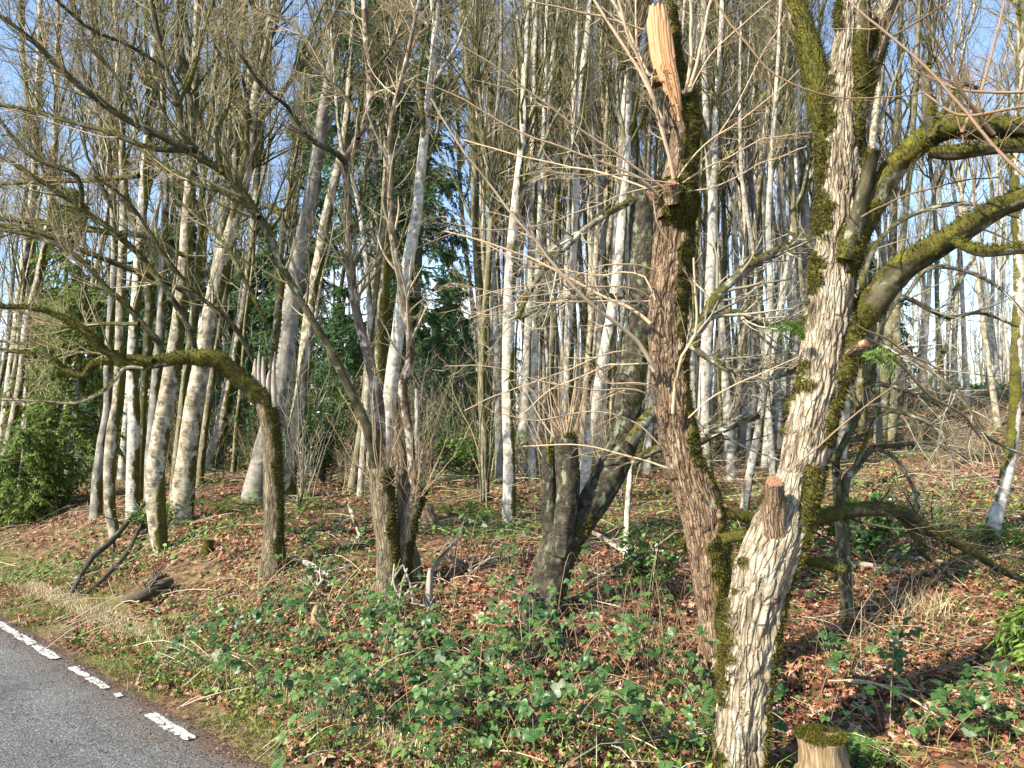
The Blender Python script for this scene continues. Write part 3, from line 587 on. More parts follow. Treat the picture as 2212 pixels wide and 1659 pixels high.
# brown arching shoot across the top right
def curve_shoots(tree, name, rows, mat='shoot', side=7, l2=(.1, .35), jitter=.0, minr=.0013, kids=2, each=True, group=None):
    """long single shoots, each one a part with its own side twigs in it"""
    for pts, dy in rows:
        n = len(pts); th_ = .72 if pts[0][2] > 5.4 else .55; pts = [(a[0], a[1], a[2]*th_) for a in pts]; Ys = tree.Y + np.linspace(dy[0], dy[1], n); p = np.array([P(a[0], a[1], y) for a, y in zip(pts, Ys)]); r0 = pts[0][2]
        r = np.array([px(a[2] if len(a) > 2 else r0*(1-.7*i/(n-1)), y) for i, (a, y) in enumerate(zip(pts, Ys))])
        q, rr = spline(p, r, .05); q, rr = resamp(q, rr, 18); mb = MB(); q = q + .010*vnoise(q[:, None]*7+np.array([[0, 0, 0], [5, 5, 5], [9, 9, 9]]), 3)
        tubes(mb, q[None], rr[None], 6); Lq = np.linalg.norm(np.diff(q, axis=0), axis=1).sum()
        k = int(side*Lq*1.5)+1; a, ra = grow(q[None], rr[None], k, l2, (35, 60), .15, 6, .5, t0=.15, minr=minr); tubes(mb, a, ra, 3)
        if kids: b, rb = grow(a, ra, kids*len(a), (.04, .14), (30, 60), .1, 4, .8, t0=.3, minr=minr); tubes(mb, b, rb, 3)
        mb.build(name, M[mat], tree.root)
curve_shoots(T, 'shoot', [([(2330, 470, 6), (2200, 370, 5.5), (2080, 230, 5), (1960, 110, 4), (1860, 30, 3.5), (1800, -30, 3)], (-.9, -.5)),
    ([(2080, 285, 6), (2120, 180, 5), (2160, 40, 4), (2180, -60, 3)], (-.3, .1)), ([(2150, 290, 7), (2090, 215, 6), (2040, 120, 4), (2000, 40, 3)], (-.4, -.6)),
    ([(2300, 185, 6), (2180, 200, 5), (2060, 190, 4), (1960, 150, 3)], (-.6, -.3)), ([(2300, 215, 6), (2180, 235, 5), (2100, 250, 5), (2040, 238, 4), (1990, 200, 3)], (-.6, -.4)),
    ([(1860, 470, 5), (1930, 430, 4), (2040, 400, 3.5), (2160, 380, 3)], (-.1, .2)), ([(1850, 700, 4), (1960, 760, 4), (2060, 830, 3), (2120, 930, 3)], (.2, .6)),
    ([(1855, 720, 6), (1930, 770, 5), (2000, 850, 4), (2075, 890, 4), (2120, 950, 3)], (.3, .8)), ([(1715, 1010, 4), (1810, 930, 4), (1870, 880, 3), (1930, 830, 2)], (-.15, -.4)),
    ([(1545, 0, 4), (1650, 140, 4), (1800, 210, 3), (1990, 205, 3)], (-.4, -.5))], 'shoot_dark', 6, (.12, .45))

# ---- pollarded trunk just left of it
T = Tree('pollarded_tree', 'pollarded brown trunk with a torn orange top and long tan shoots fanning out', 'tree', (1553, 1420), Y=4.75)
pol = T
T.stem('trunk', [(1556, 1430, 38), (1545, 1330, 33), (1532, 1220, 38), (1510, 1106, 42), (1490, 1040, 40), (1470, 970, 36), (1447, 830, 35), (1438, 700, 38), (1452, 553, 40), (1458, 450, 41), (1465, 395, 34), (1472, 330, 27), (1478, 270, 27), (1466, 215, 31), (1452, 165, 27), (1443, 120, 22), (1440, 60, 18), (1436, 12, 14)], 'bark_pollard', (0, .15), 160, .0085, True, bark=.011, bfreq=(30, 7), lump=.09, mossdir=(1, .1, .1), mbias=.04, mfreq=2.4, mpuff=.5, wob=.18)
# torn top: exposed wood slab in front of the remaining bark shell
for k in range(9):
    f_ = (k+.5)/9*2-1; top = [34, 12, 8, 14, 7, 22, 9, 30, 46][k]; bot = [150, 176, 205, 228, 246, 262, 250, 262, 240][k]
    vs = np.linspace(top, bot, 9); row = []
    for v in vs:
        cx = np.interp(v, [0, 60, 120, 160, 205, 265], [1421, 1424, 1431, 1440, 1452, 1466]); hw = np.interp(v, [0, 120, 160, 205, 265], [25, 25, 23, 18, 7]); row.append((cx+f_*hw*.93+rng.normal(0, .5), v, np.interp(v, [0, 150, 270], [7.0, 6.5, 2.6])*(.35 if v == vs[0] else 1)))
    T.stem('torn_fibre', row, 'wood', (-.05+.026*f_*f_+rng.normal(0, .0015),)*2, 9, .03, lump=.06, mbias=-3, wob=.15)
# splinters at the foot of the torn face
sp = []
for k in range(26):
    u = rng.uniform(1425, 1462); v = rng.uniform(130, 245); a = P(u, v, T.Y-.06-px(8, T.Y)); sp.append(np.linspace(a, a+np.array([rng.normal(0, .015), -.01-.02*rng.random(), rng.uniform(-.10, .06)]), 3))
mb = MB(); tubes(mb, np.array(sp), np.tile([.005, .004, .001], (len(sp), 1)), 3); tag(mb.build('splinters', M['wood'], T.root, smooth=False), kind='stuff')
# knobs
for pts, dy in (([(1452, 440, 16), (1450, 415, 17), (1449, 398, 15)], (-.14, -.2)), ([(1392, 190, 4), (1410, 178, 11), (1432, 172, 12)], (.0, .0)), ([(1470, 205, 10), (1490, 196, 9), (1496, 190, 5)], (0, 0)), ([(1430, 470, 10), (1412, 430, 9), (1398, 415, 5)], (-.05, .0)), ([(1440, 292, 6), (1432, 268, 9), (1436, 250, 5)], (-.1, -.12))):
    T.stem('knob', pts, 'bark_pollard', dy, 14, .015, bark=.004, mbias=.0, mfreq=5, mpuff=.3)
disc(T, 1450, 396, T.Y-.22, 11, (-.1, -.8, .6))
T.stem('moss_pad', [(1456, 500, 24), (1458, 470, 42), (1459, 430, 44), (1461, 402, 36), (1462, 390, 12)], 'bark_branch', (.03, .03), 50, .012, lump=.3, mbias=.55, mfreq=6, mpuff=.5)
T.moss(9000, .02, 'moss_dark', 'head_moss', sl=[len(T.tuft)-1])
T.moss(52000, .014, sl=[0]); T.moss(2500, .018, 'moss', 'knob_moss', sl=[1, 2, 3, 4])
rows = [([(1453, 385, 6.5), (1439, 317, 6), (1406, 200, 5.5), (1386, 143, 5), (1359, 77, 4.5), (1330, -20, 4)], (-.2, -.5)),
 ([(1446, 290, 6), (1430, 255, 6), (1399, 187, 5.5), (1349, 100, 5), (1306, 40, 4.5), (1270, -20, 4)], (-.1, -.1)),
 ([(1412, 175, 6), (1383, 133, 5.5), (1346, 43, 5), (1312, -20, 4)], (0, .3)), ([(1482, 192, 6), (1491, 150, 5.5), (1494, 67, 5), (1493, -20, 4)], (0, .1)),
 ([(1489, 195, 6), (1506, 143, 5), (1519, 83, 4.5), (1540, -20, 4)], (0, .0)), ([(1493, 195, 3.5), (1539, 117, 3), (1600, 55, 2.5), (1700, -30, 2)], (0, -.3)),
 ([(1402, 165, 4.5), (1375, 105, 4), (1372, 40, 3.5), (1375, -20, 3)], (0, .2)),
 ([(1430, 405, 5), (1339, 337, 4.5), (1239, 273, 4), (1156, 207, 3.5), (1060, 140, 3), (950, 65, 2.5), (860, -10, 2)], (-.1, -.9)),
 ([(1423, 423, 5), (1373, 380, 4.5), (1239, 327, 4), (1106, 277, 3), (980, 205, 2.5), (900, 170, 2)], (-.1, -.5)),
 ([(1395, 405, 4.5), (1306, 377, 4), (1239, 360, 3.5), (1106, 333, 3), (1000, 300, 2.5)], (0, .5)),
 ([(1449, 395, 3.5), (1350, 378, 3), (1280, 376, 2.6), (1180, 370, 2.2), (1100, 390, 2)], (-.25, -.8)),
 ([(1429, 400, 3.5), (1339, 423, 3), (1273, 450, 2.8), (1173, 483, 2.5), (1080, 498, 2.2), (960, 480, 2)], (-.1, -.6)),
 ([(1392, 65, 4.5), (1306, 40, 4), (1206, 15, 3.5), (1106, -4, 3)], (0, -.2)), ([(1463, 385, 4), (1523, 310, 3.5), (1589, 267, 3), (1659, 213, 2.6), (1760, 120, 2)], (-.1, -.3)),
 ([(1473, 397, 4), (1560, 345, 3.5), (1659, 300, 3), (1760, 285, 2.5)], (-.1, .2)), ([(1470, 400, 3.4), (1530, 330, 3), (1590, 230, 2.7), (1640, 130, 2.4), (1700, 30, 2)], (0, .3)),
 ([(1480, 415, 3.4), (1560, 400, 3), (1650, 350, 2.7), (1740, 320, 2)], (-.1, -.2)),
 ([(1412, 803, 7.5), (1383, 746, 6.5), (1339, 703, 6), (1293, 670, 5.5), (1239, 620, 5), (1186, 553, 4.5), (1120, 480, 4), (1050, 390, 3.5), (985, 300, 3), (930, 210, 2.5)], (-.12, -.8)),
 ([(1406, 700, 6), (1379, 676, 5.5), (1339, 656, 5), (1286, 630, 4.5), (1223, 596, 4), (1139, 553, 3.5), (1040, 520, 3), (960, 500, 2.5)], (-.1, .1)),
 ([(1416, 586, 4), (1389, 573, 3.6), (1339, 570, 3.2), (1273, 583, 3), (1186, 610, 2.6), (1106, 623, 2.4), (1000, 650, 2)], (-.1, -.5)),
 ([(1416, 650, 4), (1389, 596, 3.6), (1339, 588, 3.2), (1293, 595, 3), (1206, 580, 2.6), (1106, 553, 2.4), (1010, 510, 2)], (-.1, .2)),
 ([(1409, 650, 4), (1373, 623, 3.6), (1323, 616, 3.2), (1256, 620, 3), (1189, 633, 2.6), (1106, 640, 2.4), (980, 610, 2)], (-.1, -.7)),
 ([(1410, 652, 3.4), (1306, 650, 3), (1239, 650, 2.6), (1179, 656, 2.4), (1106, 653, 2), (1010, 690, 2)], (-.1, -.2)),
 ([(1395, 775, 4), (1356, 760, 3.6), (1306, 766, 3.2), (1223, 800, 3), (1106, 843, 2.6), (1000, 885, 2)], (-.1, -.4)),
 ([(1403, 788, 4), (1323, 786, 3.6), (1273, 806, 3.2), (1180, 850, 3), (1120, 900, 2)], (-.1, .3)),
 ([(1419, 865, 4.5), (1389, 846, 4), (1339, 840, 3.6), (1296, 846, 3.2), (1233, 836, 3), (1156, 820, 2.6), (1050, 790, 2.4), (960, 790, 2)], (-.1, -.6)),
 ([(1436, 865, 4), (1406, 833, 3.6), (1373, 828, 3.2), (1306, 828, 3), (1288, 800, 2.6)], (-.12, -.3)),
 ([(1454, 893, 5.5), (1459, 836, 5), (1473, 770, 4.5), (1499, 726, 4), (1503, 653, 3.5), (1498, 560, 3)], (-.12, -.2)),
 ([(1489, 905, 4), (1536, 863, 3.6), (1606, 826, 3.2), (1659, 800, 3), (1760, 755, 2)], (-.1, -.3)), ([(1478, 960, 3), (1560, 1010, 3), (1640, 1090, 2.6), (1700, 1160, 2)], (-.1, .4)),
 ([(1425, 960, 4), (1360, 905, 3.4), (1270, 890, 3), (1160, 910, 2.6), (1060, 890, 2)], (-.1, -.4)), ([(1440, 1010, 4), (1350, 985, 3.4), (1240, 960, 3), (1130, 965, 2.6)], (-.1, .2)),
 ([(1446, 520, 3.4), (1420, 480, 3), (1412, 430, 2.7), (1400, 410, 2)], (-.15, -.3))]
curve_shoots(T, 'shoot', rows, 'shoot', 8, (.08, .45), kids=3)

# ---- dark lichened cherry behind
T = Tree('dark_cherry_tree', 'blackish lichen-flecked forked trunk cut off at the top behind the pollarded tree', 'tree', (1175, 1335))
kw = dict(sides=48, ds=.025, bark=.005, bfreq=(24, 13), mossdir=(.3, -.3, .3), mbias=-.42, mfreq=2.5, mpuff=.15, lump=.10)
T.stem('trunk', [(1165, 1345, 40), (1185, 1270, 40), (1203, 1200, 40), (1232, 1150, 38)], 'bark_cherry', (0, 0), ground=True, cap=False, **kw)
T.stem('limb', [(1205, 1205, 34), (1250, 1130, 34), (1290, 1070, 34), (1322, 1010, 34), (1345, 950, 33), (1358, 850, 32), (1375, 740, 30), (1387, 640, 30), (1388, 540, 31), (1383, 440, 30), (1375, 408, 26)], 'bark_cherry', (0, .3), **kw)
T.stem('limb', [(1212, 1200, 22), (1220, 1120, 24), (1228, 1040, 25), (1222, 960, 26), (1218, 938, 24)], 'bark_cherry', (-.1, -.1), **kw)
T.stem('limb', [(1195, 1210, 18), (1186, 1120, 17), (1186, 1040, 15), (1182, 960, 13)], 'bark_cherry', (0, .2), **kw)
kb = dict(sides=12, ds=.05, mossdir=(-.2, 0, 1), mbias=-.1, mfreq=5, mpuff=.5, lump=.15, wob=.8)
T.stem('branch', [(1360, 960, 12), (1395, 905, 12), (1440, 870, 12), (1470, 826, 12), (1485, 750, 12), (1529, 686, 12), (1550, 645, 11), (1599, 595, 11), (1659, 556, 10), (1740, 520, 8), (1830, 480, 6)], 'bark_hazel', (0, .4), **kb)
T.stem('branch', [(1365, 1000, 8), (1420, 970, 8), (1500, 960, 7), (1560, 930, 6), (1640, 900, 4)], 'bark_hazel', (0, -.4), **kb)
T.stem('branch', [(1490, 745, 7), (1560, 790, 7), (1640, 820, 6), (1720, 800, 4)], 'bark_hazel', (.1, -.2), **kb)
T.stem('branch', [(1530, 684, 8), (1590, 675, 7), (1650, 700, 6), (1760, 690, 4)], 'bark_hazel', (.2, .3), **kb)
T.stem('branch', [(1375, 430, 6), (1300, 470, 7), (1210, 545, 7), (1150, 620, 6), (1120, 690, 5)], 'bark_hazel', (.2, -.4), **kb)
T.stem('branch', [(1350, 640, 6), (1250, 645, 6), (1190, 655, 5), (1120, 690, 4)], 'bark_hazel', (.2, .5), **kb)
T.moss(4000, .02, 'moss')
T.twigs([4, 5, 6, 7, 8, 9], 160, (.3, 1.0), 'twig_grey', 4, (.1, .35), 2, (.05, .2), up=.15, t0=.2, minr=.0016)
T.twigs([2, 3, 2], 24, (.5, 1.6), 'shoot', 3, (.1, .35), 0, name='shoots', up=.6, t0=.75, ang=(20, 60), minr=.0016, rs_=.09)

# ---- twin-stemmed reddish shrub tree, centre left
T = Tree('twin_stem_maple', 'mossy forked bole with reddish white-flecked stems rising left of centre', 'tree', (840, 1290))
red = T
kw = dict(sides=40, ds=.03, bark=.006, bfreq=(22, 5), mossdir=(.8, .3, .1), mbias=.10, mfreq=3, mpuff=.25, lump=.12)
T.stem('trunk', [(838, 1292, 23), (836, 1200, 23), (828, 1110, 25), (824, 1050, 26), (823, 1012, 24)], 'bark_old', (0, 0), ground=True, **kw)
T.stem('trunk', [(862, 1290, 20), (868, 1200, 19), (880, 1130, 19), (898, 1070, 20), (908, 1050, 17)], 'bark_old', (.1, .1), ground=True, **kw)
ks = dict(sides=18, ds=.05, mossdir=(.6, 0, .6), mbias=-.42, mfreq=3, mpuff=.3, lump=.07, wob=.3)
T.stem('stem', [(822, 1020, 13), (820, 955, 12.5), (818, 870, 12), (800, 786, 11), (773, 686, 10), (757, 586, 9), (751, 500, 9), (750, 400, 9), (747, 350, 8.5), (766, 315, 8.5), (790, 265, 8), (800, 180, 7.5), (792, 100, 7), (786, 0, 6), (780, -120, 4)], 'bark_red', (0, .3), **ks)
T.stem('stem', [(812, 1010, 10), (804, 970, 10), (786, 905, 10), (753, 836, 9.5), (713, 753, 8.5), (663, 670, 8), (613, 580, 8), (580, 505, 8), (540, 440, 8.5), (493, 380, 8.5), (433, 340, 8.5), (406, 313, 8.5), (383, 217, 7.5), (360, 150, 6.5), (337, 50, 5.5), (322, -30, 5), (300, -140, 4)], 'bark_branch', (0, -.9), **{**ks, 'mbias': -.25})
T.stem('stem', [(893, 1060, 9), (886, 970, 9), (876, 886, 9), (868, 836, 9), (884, 775, 8.5), (882, 703, 8.5), (868, 620, 8), (852, 540, 8), (845, 450, 7.5), (842, 340, 7), (850, 240, 6), (880, 120, 5), (905, 0, 4)], 'bark_red', (.1, -.2), **ks)
T.stem('branch', [(745, 352, 7), (725, 330, 7), (670, 300, 6), (620, 230, 5), (570, 190, 4), (520, 120, 3)], 'bark_branch', (.1, -.7), **ks)
T.stem('branch', [(775, 300, 5), (760, 230, 5), (700, 160, 4), (640, 60, 3), (560, 20, 3)], 'bark_branch', (.1, .7), **ks)
T.stem('branch', [(797, 160, 4), (840, 110, 4), (870, 40, 3), (890, -30, 2)], 'bark_branch', (.1, .3), **ks)
kb = dict(sides=10, ds=.06, mossdir=(0, 0, 1), mbias=.08, mfreq=4, mpuff=.4, lump=.1, wob=.6)
LB = [([(400, 322, 8), (345, 292, 7.5), (277, 260, 7), (207, 213, 6.5), (150, 167, 6), (110, 127, 6), (50, 70, 5), (-10, 30, 4), (-90, -20, 3)], (-.85, -1.5)),
 ([(408, 325, 6), (333, 322, 5.5), (267, 300, 5), (217, 280, 5), (150, 263, 4.5), (60, 237, 4), (-10, 225, 3.5), (-90, 200, 3)], (-.85, -.5)),
 ([(560, 470, 6), (500, 420, 5), (430, 400, 4.5), (340, 350, 4), (260, 290, 4), (180, 230, 3)], (-.6, .4)),
 ([(385, 225, 4), (420, 150, 4), (440, 60, 3.5), (470, -20, 3)], (-.8, -.8)), ([(360, 150, 4), (280, 100, 3.5), (190, 60, 3), (100, -20, 3)], (-.8, -1.6)),
 ([(300, 275, 4), (260, 180, 3.5), (190, 90, 3), (150, -10, 3)], (-1.1, -1.3)), ([(480, 375, 4), (470, 290, 4), (500, 200, 3.5), (490, 80, 3), (510, -20, 2)], (-.8, -.3))]
for a, dy in LB: T.stem('branch', a, 'bark_branch', dy, **kb)
n0 = len(T.sk)
T.moss(16000, .016, sl=[0, 1]); T.moss(9000, .012, 'moss', 'branch_moss', sl=list(range(2, n0)))
T.twigs([3, 8, 9, 10, 11, 12, 13, 14, 3], 185, (.3, 1.1), 'twig_moss', 4, (.1, .4), 2, (.05, .22), 'twigs', up=.25, t0=.35, minr=.0016)
T.twigs([3, 8, 9, 10, 11, 12, 13, 14], 170, (.3, 1.2), 'twig', 4, (.1, .4), 2, (.05, .22), 'fine_twigs', up=.35, t0=.25, minr=.0016)
T.twigs([2, 4, 5, 6, 7], 190, (.3, 1.0), 'twig', 4, (.1, .35), 2, (.05, .2), 'stem_twigs', up=.25, t0=.25, minr=.0016)
T.twigs([1, 0], 34, (.6, 2.2), 'shoot', 4, (.1, .35), 1, (.05, .15), 'shoots', up=.3, t0=.8, ang=(20, 85), minr=.0017, rs_=.055)

# ---- crooked mossy tree at left with horizontal limb
T = Tree('crooked_tree', 'short gnarled trunk by the bank whose bright mossy limb bends out to the left', 'tree', (588, 1238))
kw = dict(sides=44, ds=.03, bark=.006, bfreq=(22, 5), mossdir=(1, .1, 0), mbias=-.10, mfreq=3, mpuff=.2, lump=.1)
T.stem('trunk', [(588, 1240, 22), (590, 1150, 20), (590, 1060, 19), (588, 980, 19), (583, 920, 19), (574, 880, 19), (560, 845, 18)], 'bark_old', (0, 0), ground=True, cap=False, **kw)
T.stem('limb', [(566, 860, 18), (545, 840, 17), (522, 822, 17), (500, 800, 16), (480, 783, 15), (450, 773, 15), (400, 773, 14), (350, 782, 13), (300, 790, 12), (267, 786, 11), (245, 768, 10), (217, 753, 8), (200, 728, 6), (150, 696, 5), (77, 668, 4), (0, 664, 3), (-60, 650, 2)], 'bark_branch', (0, -.7), 24, .03, mossdir=(0, -.3, 1), mbias=.5, mfreq=5, mpuff=.45, lump=.22, wob=.4)
T.stem('limb', [(330, 782, 7), (290, 774, 7), (240, 780, 8), (207, 782, 8), (190, 800, 7), (180, 812, 7), (133, 795, 6), (100, 770, 4), (0, 758, 3), (-60, 755, 2)], 'bark_branch', (-.4, -.2), 16, .03, mossdir=(0, 0, 1), mbias=.35, mfreq=5, mpuff=.5, lump=.22, wob=.5)
T.stem('limb', [(310, 795, 4), (270, 795, 4), (245, 825, 4), (215, 850, 4), (160, 870, 3.5), (90, 865, 3), (0, 863, 3), (-60, 860, 2)], 'bark_alder', (-.4, -.7), 10, .05, mossdir=(0, 0, 1), mbias=.0, mfreq=4, mpuff=.4)
T.stem('stem', [(575, 880, 12), (580, 830, 10), (584, 780, 8), (597, 690, 8), (606, 600, 8), (603, 540, 7), (612, 500, 7), (600, 458, 7), (580, 445, 6), (560, 450, 5), (520, 480, 3)], 'bark_branch', (0, .3), 18, .05, mossdir=(.6, 0, .8), mbias=-.0, mfreq=4, mpuff=.4, wob=.5)
for k, (a, b, h) in enumerate([(560, 830, 755), (552, 820, 775), (570, 840, 770), (580, 850, 800), (592, 850, 760), (548, 845, 790)]):
    T.stem('splinter', [(a, b+30, 7), (a-1, (b+h)/2, 5), (a+rng.normal(0, 3), h, 1.5)], 'grey_wood', (-.02, .0), 7, .04, lump=.25, mbias=-.7)
LB = [([(347, 770, 7), (343, 740, 6), (300, 690, 6), (262, 650, 6), (227, 620, 6), (195, 580, 5.5), (160, 550, 5), (100, 520, 5), (20, 500, 4), (-60, 490, 3)], (-.2, -.6)),
 ([(420, 762, 6), (410, 720, 6), (385, 670, 6), (350, 615, 6), (300, 552, 6), (265, 520, 6), (233, 493, 6), (177, 450, 6), (140, 425, 5), (90, 393, 5), (0, 337, 4), (-70, 300, 3)], (-.1, -.9)),
 ([(177, 450, 5), (175, 400, 5), (150, 370, 5), (93, 353, 4.5), (47, 320, 4), (0, 263, 4), (-60, 200, 3)], (-.7, -1)),
 ([(425, 650, 5), (380, 620, 6), (340, 601, 6.5), (300, 590, 6.5), (250, 570, 6), (207, 553, 6), (150, 530, 5.5), (90, 505, 5), (0, 488, 5), (-70, 480, 4)], (.3, -.5)),
 ([(420, 560, 5), (380, 545, 5), (340, 520, 6), (300, 508, 6), (240, 503, 6), (167, 490, 6), (100, 482, 5), (0, 472, 5), (-70, 465, 4)], (.5, 0)),
 ([(300, 700, 4), (220, 700, 4), (140, 705, 4), (60, 680, 3), (-40, 640, 3)], (-.4, .2)), ([(245, 765, 3), (150, 760, 3), (80, 745, 3), (-30, 735, 2)], (-.3, .5)), ([(560, 800, 5), (500, 700, 5), (430, 640, 4), (360, 560, 4), (280, 440, 3), (200, 380, 3)], (.1, -.9)),
 ([(300, 380, 5), (200, 390, 5), (90, 392, 4.5), (0, 398, 4), (-60, 400, 3)], (-.5, .3)), ([(575, 700, 4), (520, 590, 4), (470, 510, 3.5), (380, 430, 3)], (.1, .4))]
for a, dy in LB: T.stem('branch', a, 'bark_branch', dy, **kb)
T.moss(9000, .014, sl=[0]); T.moss(16000, .017, 'moss', 'limb_moss', sl=[1, 2, 3, 4]); T.moss(5000, .011, 'moss', 'branch_moss', sl=list(range(11, len(T.tuft))))
T.twigs(list(range(11, len(T.sk))), 170, (.3, 1.2), 'twig', 4, (.1, .4), 2, (.05, .22), 'fine_twigs', up=.35, t0=.1, minr=.0016)
T.twigs(list(range(11, len(T.sk))), 150, (.3, 1.1), 'twig_moss', 4, (.1, .4), 2, (.05, .22), 'twigs', up=.22, t0=.2, minr=.0016)
T.twigs([1, 2, 3], 60, (.3, .9), 'twig', 3, (.1, .3), 2, (.05, .2), 'limb_twigs', up=.25, t0=.45, minr=.0016, rs_=.25)

# ---- lichened hazel behind the big leaning tree
T = Tree('hazel', 'thin dark hazel with drooping lichen-crusted branches right of the big leaning trunk', 'tree', (1828, 1125), Y=6.2)
kb = dict(sides=10, ds=.06, mossdir=(-.2, 0, 1), mbias=-.1, mfreq=5, mpuff=.5, lump=.15, wob=.7)
T.stem('stem', [(1826, 1130, 10), (1822, 1070, 9), (1850, 1010, 8), (1885, 970, 7), (1940, 962, 5), (2005, 957, 4), (2080, 985, 3)], 'bark_branch', (0, .3), 12, .05, True, lump=.1)
T.stem('stem', [(1818, 1120, 8), (1806, 1020, 8), (1812, 980, 7), (1850, 900, 7), (1880, 830, 6), (1890, 740, 6), (1942, 646, 6), (2009, 670, 5), (2049, 686, 5), (2119, 676, 4), (2200, 706, 3)], 'bark_branch', (0, -.2), 12, .05, True, lump=.1)
for a, dy in [([(1880, 760, 5), (1892, 743, 5), (1942, 763, 5), (2019, 806, 4.5), (2090, 880, 4), (2140, 970, 3)], (-.1, -.4)), ([(1870, 840, 5), (1899, 830, 5), (1992, 856, 4.5), (2076, 906, 4), (2152, 956, 3), (2230, 990, 2)], (-.1, .3)),
    ([(1886, 780, 5), (1860, 660, 5), (1890, 540, 5), (1960, 470, 4.5), (2080, 440, 4), (2200, 470, 3)], (0, .3)), ([(1950, 650, 4.5), (2010, 580, 4.5), (2100, 590, 4), (2180, 640, 3), (2240, 720, 2)], (0, .5)),
    ([(1850, 1005, 5), (1900, 900, 4.5), (1960, 895, 4), (2030, 930, 4), (2058, 1000, 3.5), (2060, 1060, 3)], (0, -.3)), ([(1885, 968, 4.5), (1930, 990, 4), (1975, 1060, 4), (1990, 1110, 3)], (0, .2)),
    ([(1890, 742, 5), (1840, 640, 5), (1790, 560, 4), (1700, 500, 3)], (.1, .5)), ([(1858, 880, 4), (1790, 820, 4), (1700, 790, 3.5), (1600, 800, 3)], (.2, .6)), ([(2110, 545, 4), (2060, 640, 4), (2040, 760, 3.5), (1990, 860, 3)], (.4, .1))]:
    T.stem('branch', a, 'bark_hazel', dy, **kb)
T.twigs(list(range(1, 11)), 170, (.25, .95), 'twig_grey', 4, (.1, .35), 2, (.05, .2), up=.0, t0=.15, minr=.0016, droop=.02)
T.moss(3000, .016, 'moss')
# ------------------------------------------------------------------ middle distance trees
def crown(root, p, r, nl=5, tmin=.35, lmat='bark_branch', tmat='twig_moss', ll=(2, 4.5), k2=9, k3=7, minr=.003, up=.55, ms=.75, ang=(14, 34)):
    """limbs as parts of their own, twigs joined"""
    P_, R_ = resamp(p, r, 14)
    a, ra = grow(P_[None], R_[None], nl, ll, ang, up, 10, .72, .25, .15, tmin, .97)
    for i in range(nl):
        mb = MB(); tubes(mb, a[i:i+1], ra[i:i+1], 7, ms*rng.uniform(.2, 1.1)); mb.build('limb', M[lmat], root)
    par = np.concatenate([a, np.stack([resamp(P_[6:], R_[6:], 10)[0]])]); rp_ = np.concatenate([ra, np.stack([resamp(P_[6:], R_[6:], 10)[1]])])
    b, rb = grow(par, rp_, k2*len(par), (.6, 2.4), (18, 55), up*.7, 8, .55, .3, .15, .1, 1, minr=minr*1.3)
    mb = MB(); tubes(mb, b, rb, 4, ms*.9); tag(mb.build('branches', M[lmat], root), kind='stuff')
    c, rc = grow(b, rb, k3*len(b), (.25, 1.1), (20, 65), up*.35, 5, .6, .4, .16, .1, 1, minr=minr)
    mb = MB(); tubes(mb, c, rc, 3)
    e, re = grow(c, rc, 2*len(c), (.12, .5), (25, 60), up*.3, 4, .8, .5, .1, .2, 1, minr=minr*.8); tubes(mb, e, re, 3)
    return tag(mb.build('twigs', M[tmat], root), kind='stuff')
MIDN = [0]
def mid(label, pts, mat, nl=5, name='alder', sides=22, ds=.07, mbias=-.12, k2=8, k3=6, lmat='bark_branch', tmat='twig_moss', tmin=.45, group=None, Y=None, mossdir=(1, .2, 0), **k):
    base = pts[0][:2] if Y is None else (pts[0][0], pts[0][1])
    pts = [(a, b, c*.88) for a, b, c in pts]
    T = Tree(name, label, 'tree', base, Y=Y, group=group)
    kk = dict(lump=.07, mfreq=2.2, mpuff=.2, wob=.12, mossdir=mossdir, mbias=mbias); kk.update(k)
    T.stem('trunk', pts, mat, (0, rng.uniform(-.3, .8)), sides, ds, True, **kk)
    p, r = T.sk[0]
    crown(T.root, p, r, nl, tmin, lmat, tmat, k2=k2, k3=k3, minr=.0013+T.Y*.00010, up=.5)
    MIDN[0] += 1; return T
GL = 'pale alder trunks of the left stand'
mid('thick pale trunk with curved base, mossy on its right, nearest of the left stand', [(344, 1190, 12), (342, 1150, 20), (337, 1080, 22), (335, 1020, 21), (344, 950, 20), (362, 850, 19), (377, 750, 17), (392, 640, 16), (400, 553, 15), (406, 450, 14), (414, 330, 12), (420, 200, 9), (425, 60, 8), (430, -150, 5)], 'bark_alder', 6, sides=30, group=GL)
mid('broad straight pale trunk leaning right behind the curved one', [(388, 1130, 24), (402, 1000, 23), (420, 870, 22), (438, 770, 20), (452, 690, 19), (467, 620, 18), (482, 553, 17), (505, 480, 15), (535, 350, 12), (552, 200, 10), (575, 90, 8), (605, -60, 6), (620, -200, 4)], 'bark_alder', 6, sides=30, mbias=-.35, group=GL)
mid('grey-buff trunk leaning right between the broad trunk and the crooked tree', [(452, 1020, 18), (474, 936, 16), (498, 820, 13), (521, 686, 12), (535, 586, 11), (548, 480, 10), (556, 330, 9), (560, 180, 7), (566, 0, 6), (570, -150, 4)], 'bark_alder', 5, group=GL)
mid('slim pale trunk with a kinked foot at the left of the stand', [(248, 1165, 10), (238, 1100, 12), (236, 1020, 13), (243, 930, 13), (256, 850, 12), (259, 720, 11), (263, 586, 10), (268, 440, 9), (262, 300, 8), (255, 150, 7), (248, 0, 6), (240, -150, 4)], 'bark_alder', 5, group=GL)
mid('upright speckled trunk with mossy right side in the left stand', [(287, 1130, 15), (285, 1060, 14), (288, 960, 14), (288, 880, 13), (284, 790, 11), (290, 690, 11), (298, 580, 11), (308, 440, 10), (318, 300, 9), (334, 150, 7), (342, 0, 6), (350, -140, 4)], 'bark_white', 5, group=GL)
